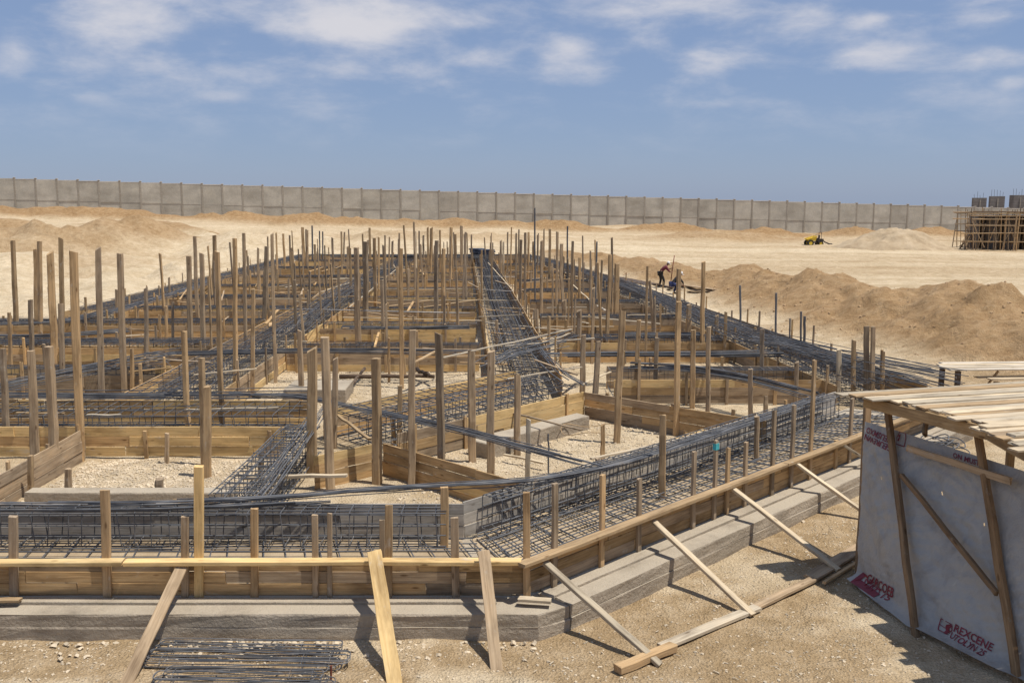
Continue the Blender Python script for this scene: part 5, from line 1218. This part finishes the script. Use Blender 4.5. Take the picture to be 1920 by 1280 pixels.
# ------------------------------------------------------------------ small yellow dumper by the wall
def dumper():
    c = GT(1522, 459); t = thing('site_dumper', c, 'small yellow site dumper with black wheels parked before the boundary wall', 'dumper'); t.rotation_euler = (0, 0, .1); t.scale = (.78,) * 3; t.location.z -= .15
    # skip: tapered bucket
    v = [(-.55, -.5, .75), (.35, -.5, .75), (.35, .5, .75), (-.55, .5, .75), (-.95, -.65, 1.05), (.5, -.65, 1.45), (.5, .65, 1.45), (-.95, .65, 1.05)]
    mb = MB(); mb.add(v, [(0, 1, 2, 3), (0, 4, 5, 1), (1, 5, 6, 2), (2, 6, 7, 3), (3, 7, 4, 0)]); s = mb.build('skip', 'yellow', t)
    mb = MB(); r = [(-.95, -.65, 1.05), (.5, -.65, 1.45), (.5, .65, 1.45), (-.95, .65, 1.05)]; mb.tube(r, .04, 6, closed=True); mb.build('rim', 'yellow', s)
    mb = MB(); mb.box((.4, 0, .55), 2.3, .5, .22); mb.box((1.15, 0, .85), .9, .8, .4); mb.build('chassis', 'machine', t)
    mb = MB(); mb.box((.85, 0, 1.12), .4, .45, .1); mb.box((1.05, 0, 1.35), .1, .45, .45); mb.build('seat', 'machine', t)
    mb = MB(); mb.tube([(1.25, -.45, .9), (1.2, -.45, 1.95), (1.2, .45, 1.95), (1.25, .45, .9)], .045, 6); mb.build('roll_bar', 'machine', t)
    mb = MB(); mb.tube([(.55, 0, .9), (.62, 0, 1.5)], .03, 6); mb.tube([(.62 + .04 * math.sin(a), .22 * math.cos(a), 1.5 + .2 * math.sin(a)) for a in np.linspace(0, 6.28, 12)[:-1]], .025, 5, closed=True); mb.build('steering_wheel', 'machine', t)
    mb = MB(); mb.tube([(1.5, 0, .9), (2.0, 0, .55), (2.7, 0, .28)], .09, 6); mb.box((2.75, 0, .3), .5, .5, .12); mb.build('tow_arm', 'machine', t)
    for x, y, rr in ((-.45, -.62, .46), (-.45, .62, .46), (1.1, -.58, .38), (1.1, .58, .38)):
        mb = MB(); n = 18; prof = [(-.13, .6), (-.15, .9), (-.1, 1.0), (.1, 1.0), (.15, .9), (.13, .6)]
        vv = [(x + rr * k * math.cos(2 * math.pi * i / n), y + h, rr + rr * k * math.sin(2 * math.pi * i / n)) for i in range(n) for h, k in prof]
        ff_ = [(i * 6 + j, i * 6 + (j + 1) % 6, ((i + 1) % n) * 6 + (j + 1) % 6, ((i + 1) % n) * 6 + j) for i in range(n) for j in range(6)]
        mb.add(vv, ff_); w = mb.build('wheel', 'tyre', t); mb = MB()
        mb.tube([(x, y - .1, rr), (x, y + .1, rr)], rr * .58, 12); mb.build('rim', 'yellow', w)
dumper()

# ------------------------------------------------------------------ scaffold at the far right
def scaffold():
    c = GT(1862, 470); t = thing('pole_scaffold', c, 'dense pole scaffold of rough timber round a dark concrete frame at the right edge', 'scaffold')
    rng = random.Random(8); x0, x1 = -2.9, 9.0; H_ = 4.1
    def pole(p, q, r=.05, m=None, name='pole'):
        mb = MB(); p, q = Vector(p), Vector(q); d = q - p
        mb.tube([p, p + d * .33 + Vector((rng.uniform(-.05, .05), 0, rng.uniform(-.04, .04))), p + d * .66 + Vector((rng.uniform(-.05, .05), 0, 0)), q], r, 6, taper=.8); mb.build(name, m or rng.choice(('grey_wood', 'tan_wood', 'dark_wood', 'grey_wood')), t)
    x = x0 + .5
    while x < x1:
        for y in (0, 1.2, 2.6, 4.2):
            if rng.random() < .85: pole((x + rng.uniform(-.2, .2), y + rng.uniform(-.2, .2), -.4), (x + rng.uniform(-.25, .25), y, H_ * rng.uniform(.82, 1.12)), rng.uniform(.04, .075))
        x += rng.uniform(.32, .55)
    for z in (.9, 1.9, 2.7, 3.3, 3.7, 3.9, 4.05):
        for y in (-.08, 1.25, 2.65):
            a = x0 + rng.uniform(-1.2, .5); pole((a, y, z + rng.uniform(-.1, .1)), (x1, y, z + rng.uniform(-.1, .1)), .05, name='ledger')
    for i in range(26):
        a = rng.uniform(x0, x1 - 1); y = rng.uniform(-.4, 2); pole((a, y, rng.uniform(-.1, .8)), (a + rng.uniform(-1.6, 1.6), y, rng.uniform(1.8, 4)), .045, name='brace')
    for i in range(14): pole((x0 - rng.uniform(-.5, .3), rng.uniform(-.5, 2), rng.uniform(-.1, .4)), (x0 + rng.uniform(.2, 1.4), rng.uniform(-.2, 2), rng.uniform(.8, 2.2)), .04, name='brace')
    for a in (1.9, 2.2): pole((a, -.5, -.3), (a + .15, -.4, H_ * .95), .09, 'tan_wood')
    for a, w in ((-.8, .9), (.9, .7), (3.0, 1.4), (5.6, 1.4), (8, 1.4)):
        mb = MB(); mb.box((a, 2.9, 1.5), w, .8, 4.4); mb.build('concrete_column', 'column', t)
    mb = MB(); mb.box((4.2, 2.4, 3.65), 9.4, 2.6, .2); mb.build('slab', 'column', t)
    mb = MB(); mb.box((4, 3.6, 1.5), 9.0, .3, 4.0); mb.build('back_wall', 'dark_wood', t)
    for i in range(9):
        a = rng.uniform(x0, x1 - 2); beam('deck_plank', c + Vector((a, rng.uniform(-.4, 2.2), 3.95 + rng.random() * .12)), c + Vector((a + rng.uniform(2, 3.2), rng.uniform(-.4, 2.2), 3.98 + rng.random() * .1)), .25, .05, rng.choice(('tan_wood', 'pale_wood')), t)
    for i in range(7): pole((rng.uniform(-1, 1) + .5, -1.6 + i * .12, .02 + .06 * (i % 3) - .3), (rng.uniform(4, 6.5), -1.9 + i * .12, .05 - .3), .06, 'tan_wood', 'lying_pole')
    for i in range(5): pole((-4.4 + rng.uniform(0, 1.5), -.8 - i * .2, -.1), (-1.5 + rng.random(), -.2 - i * .2, .05), .05, 'tan_wood', 'lying_pole')
scaffold()
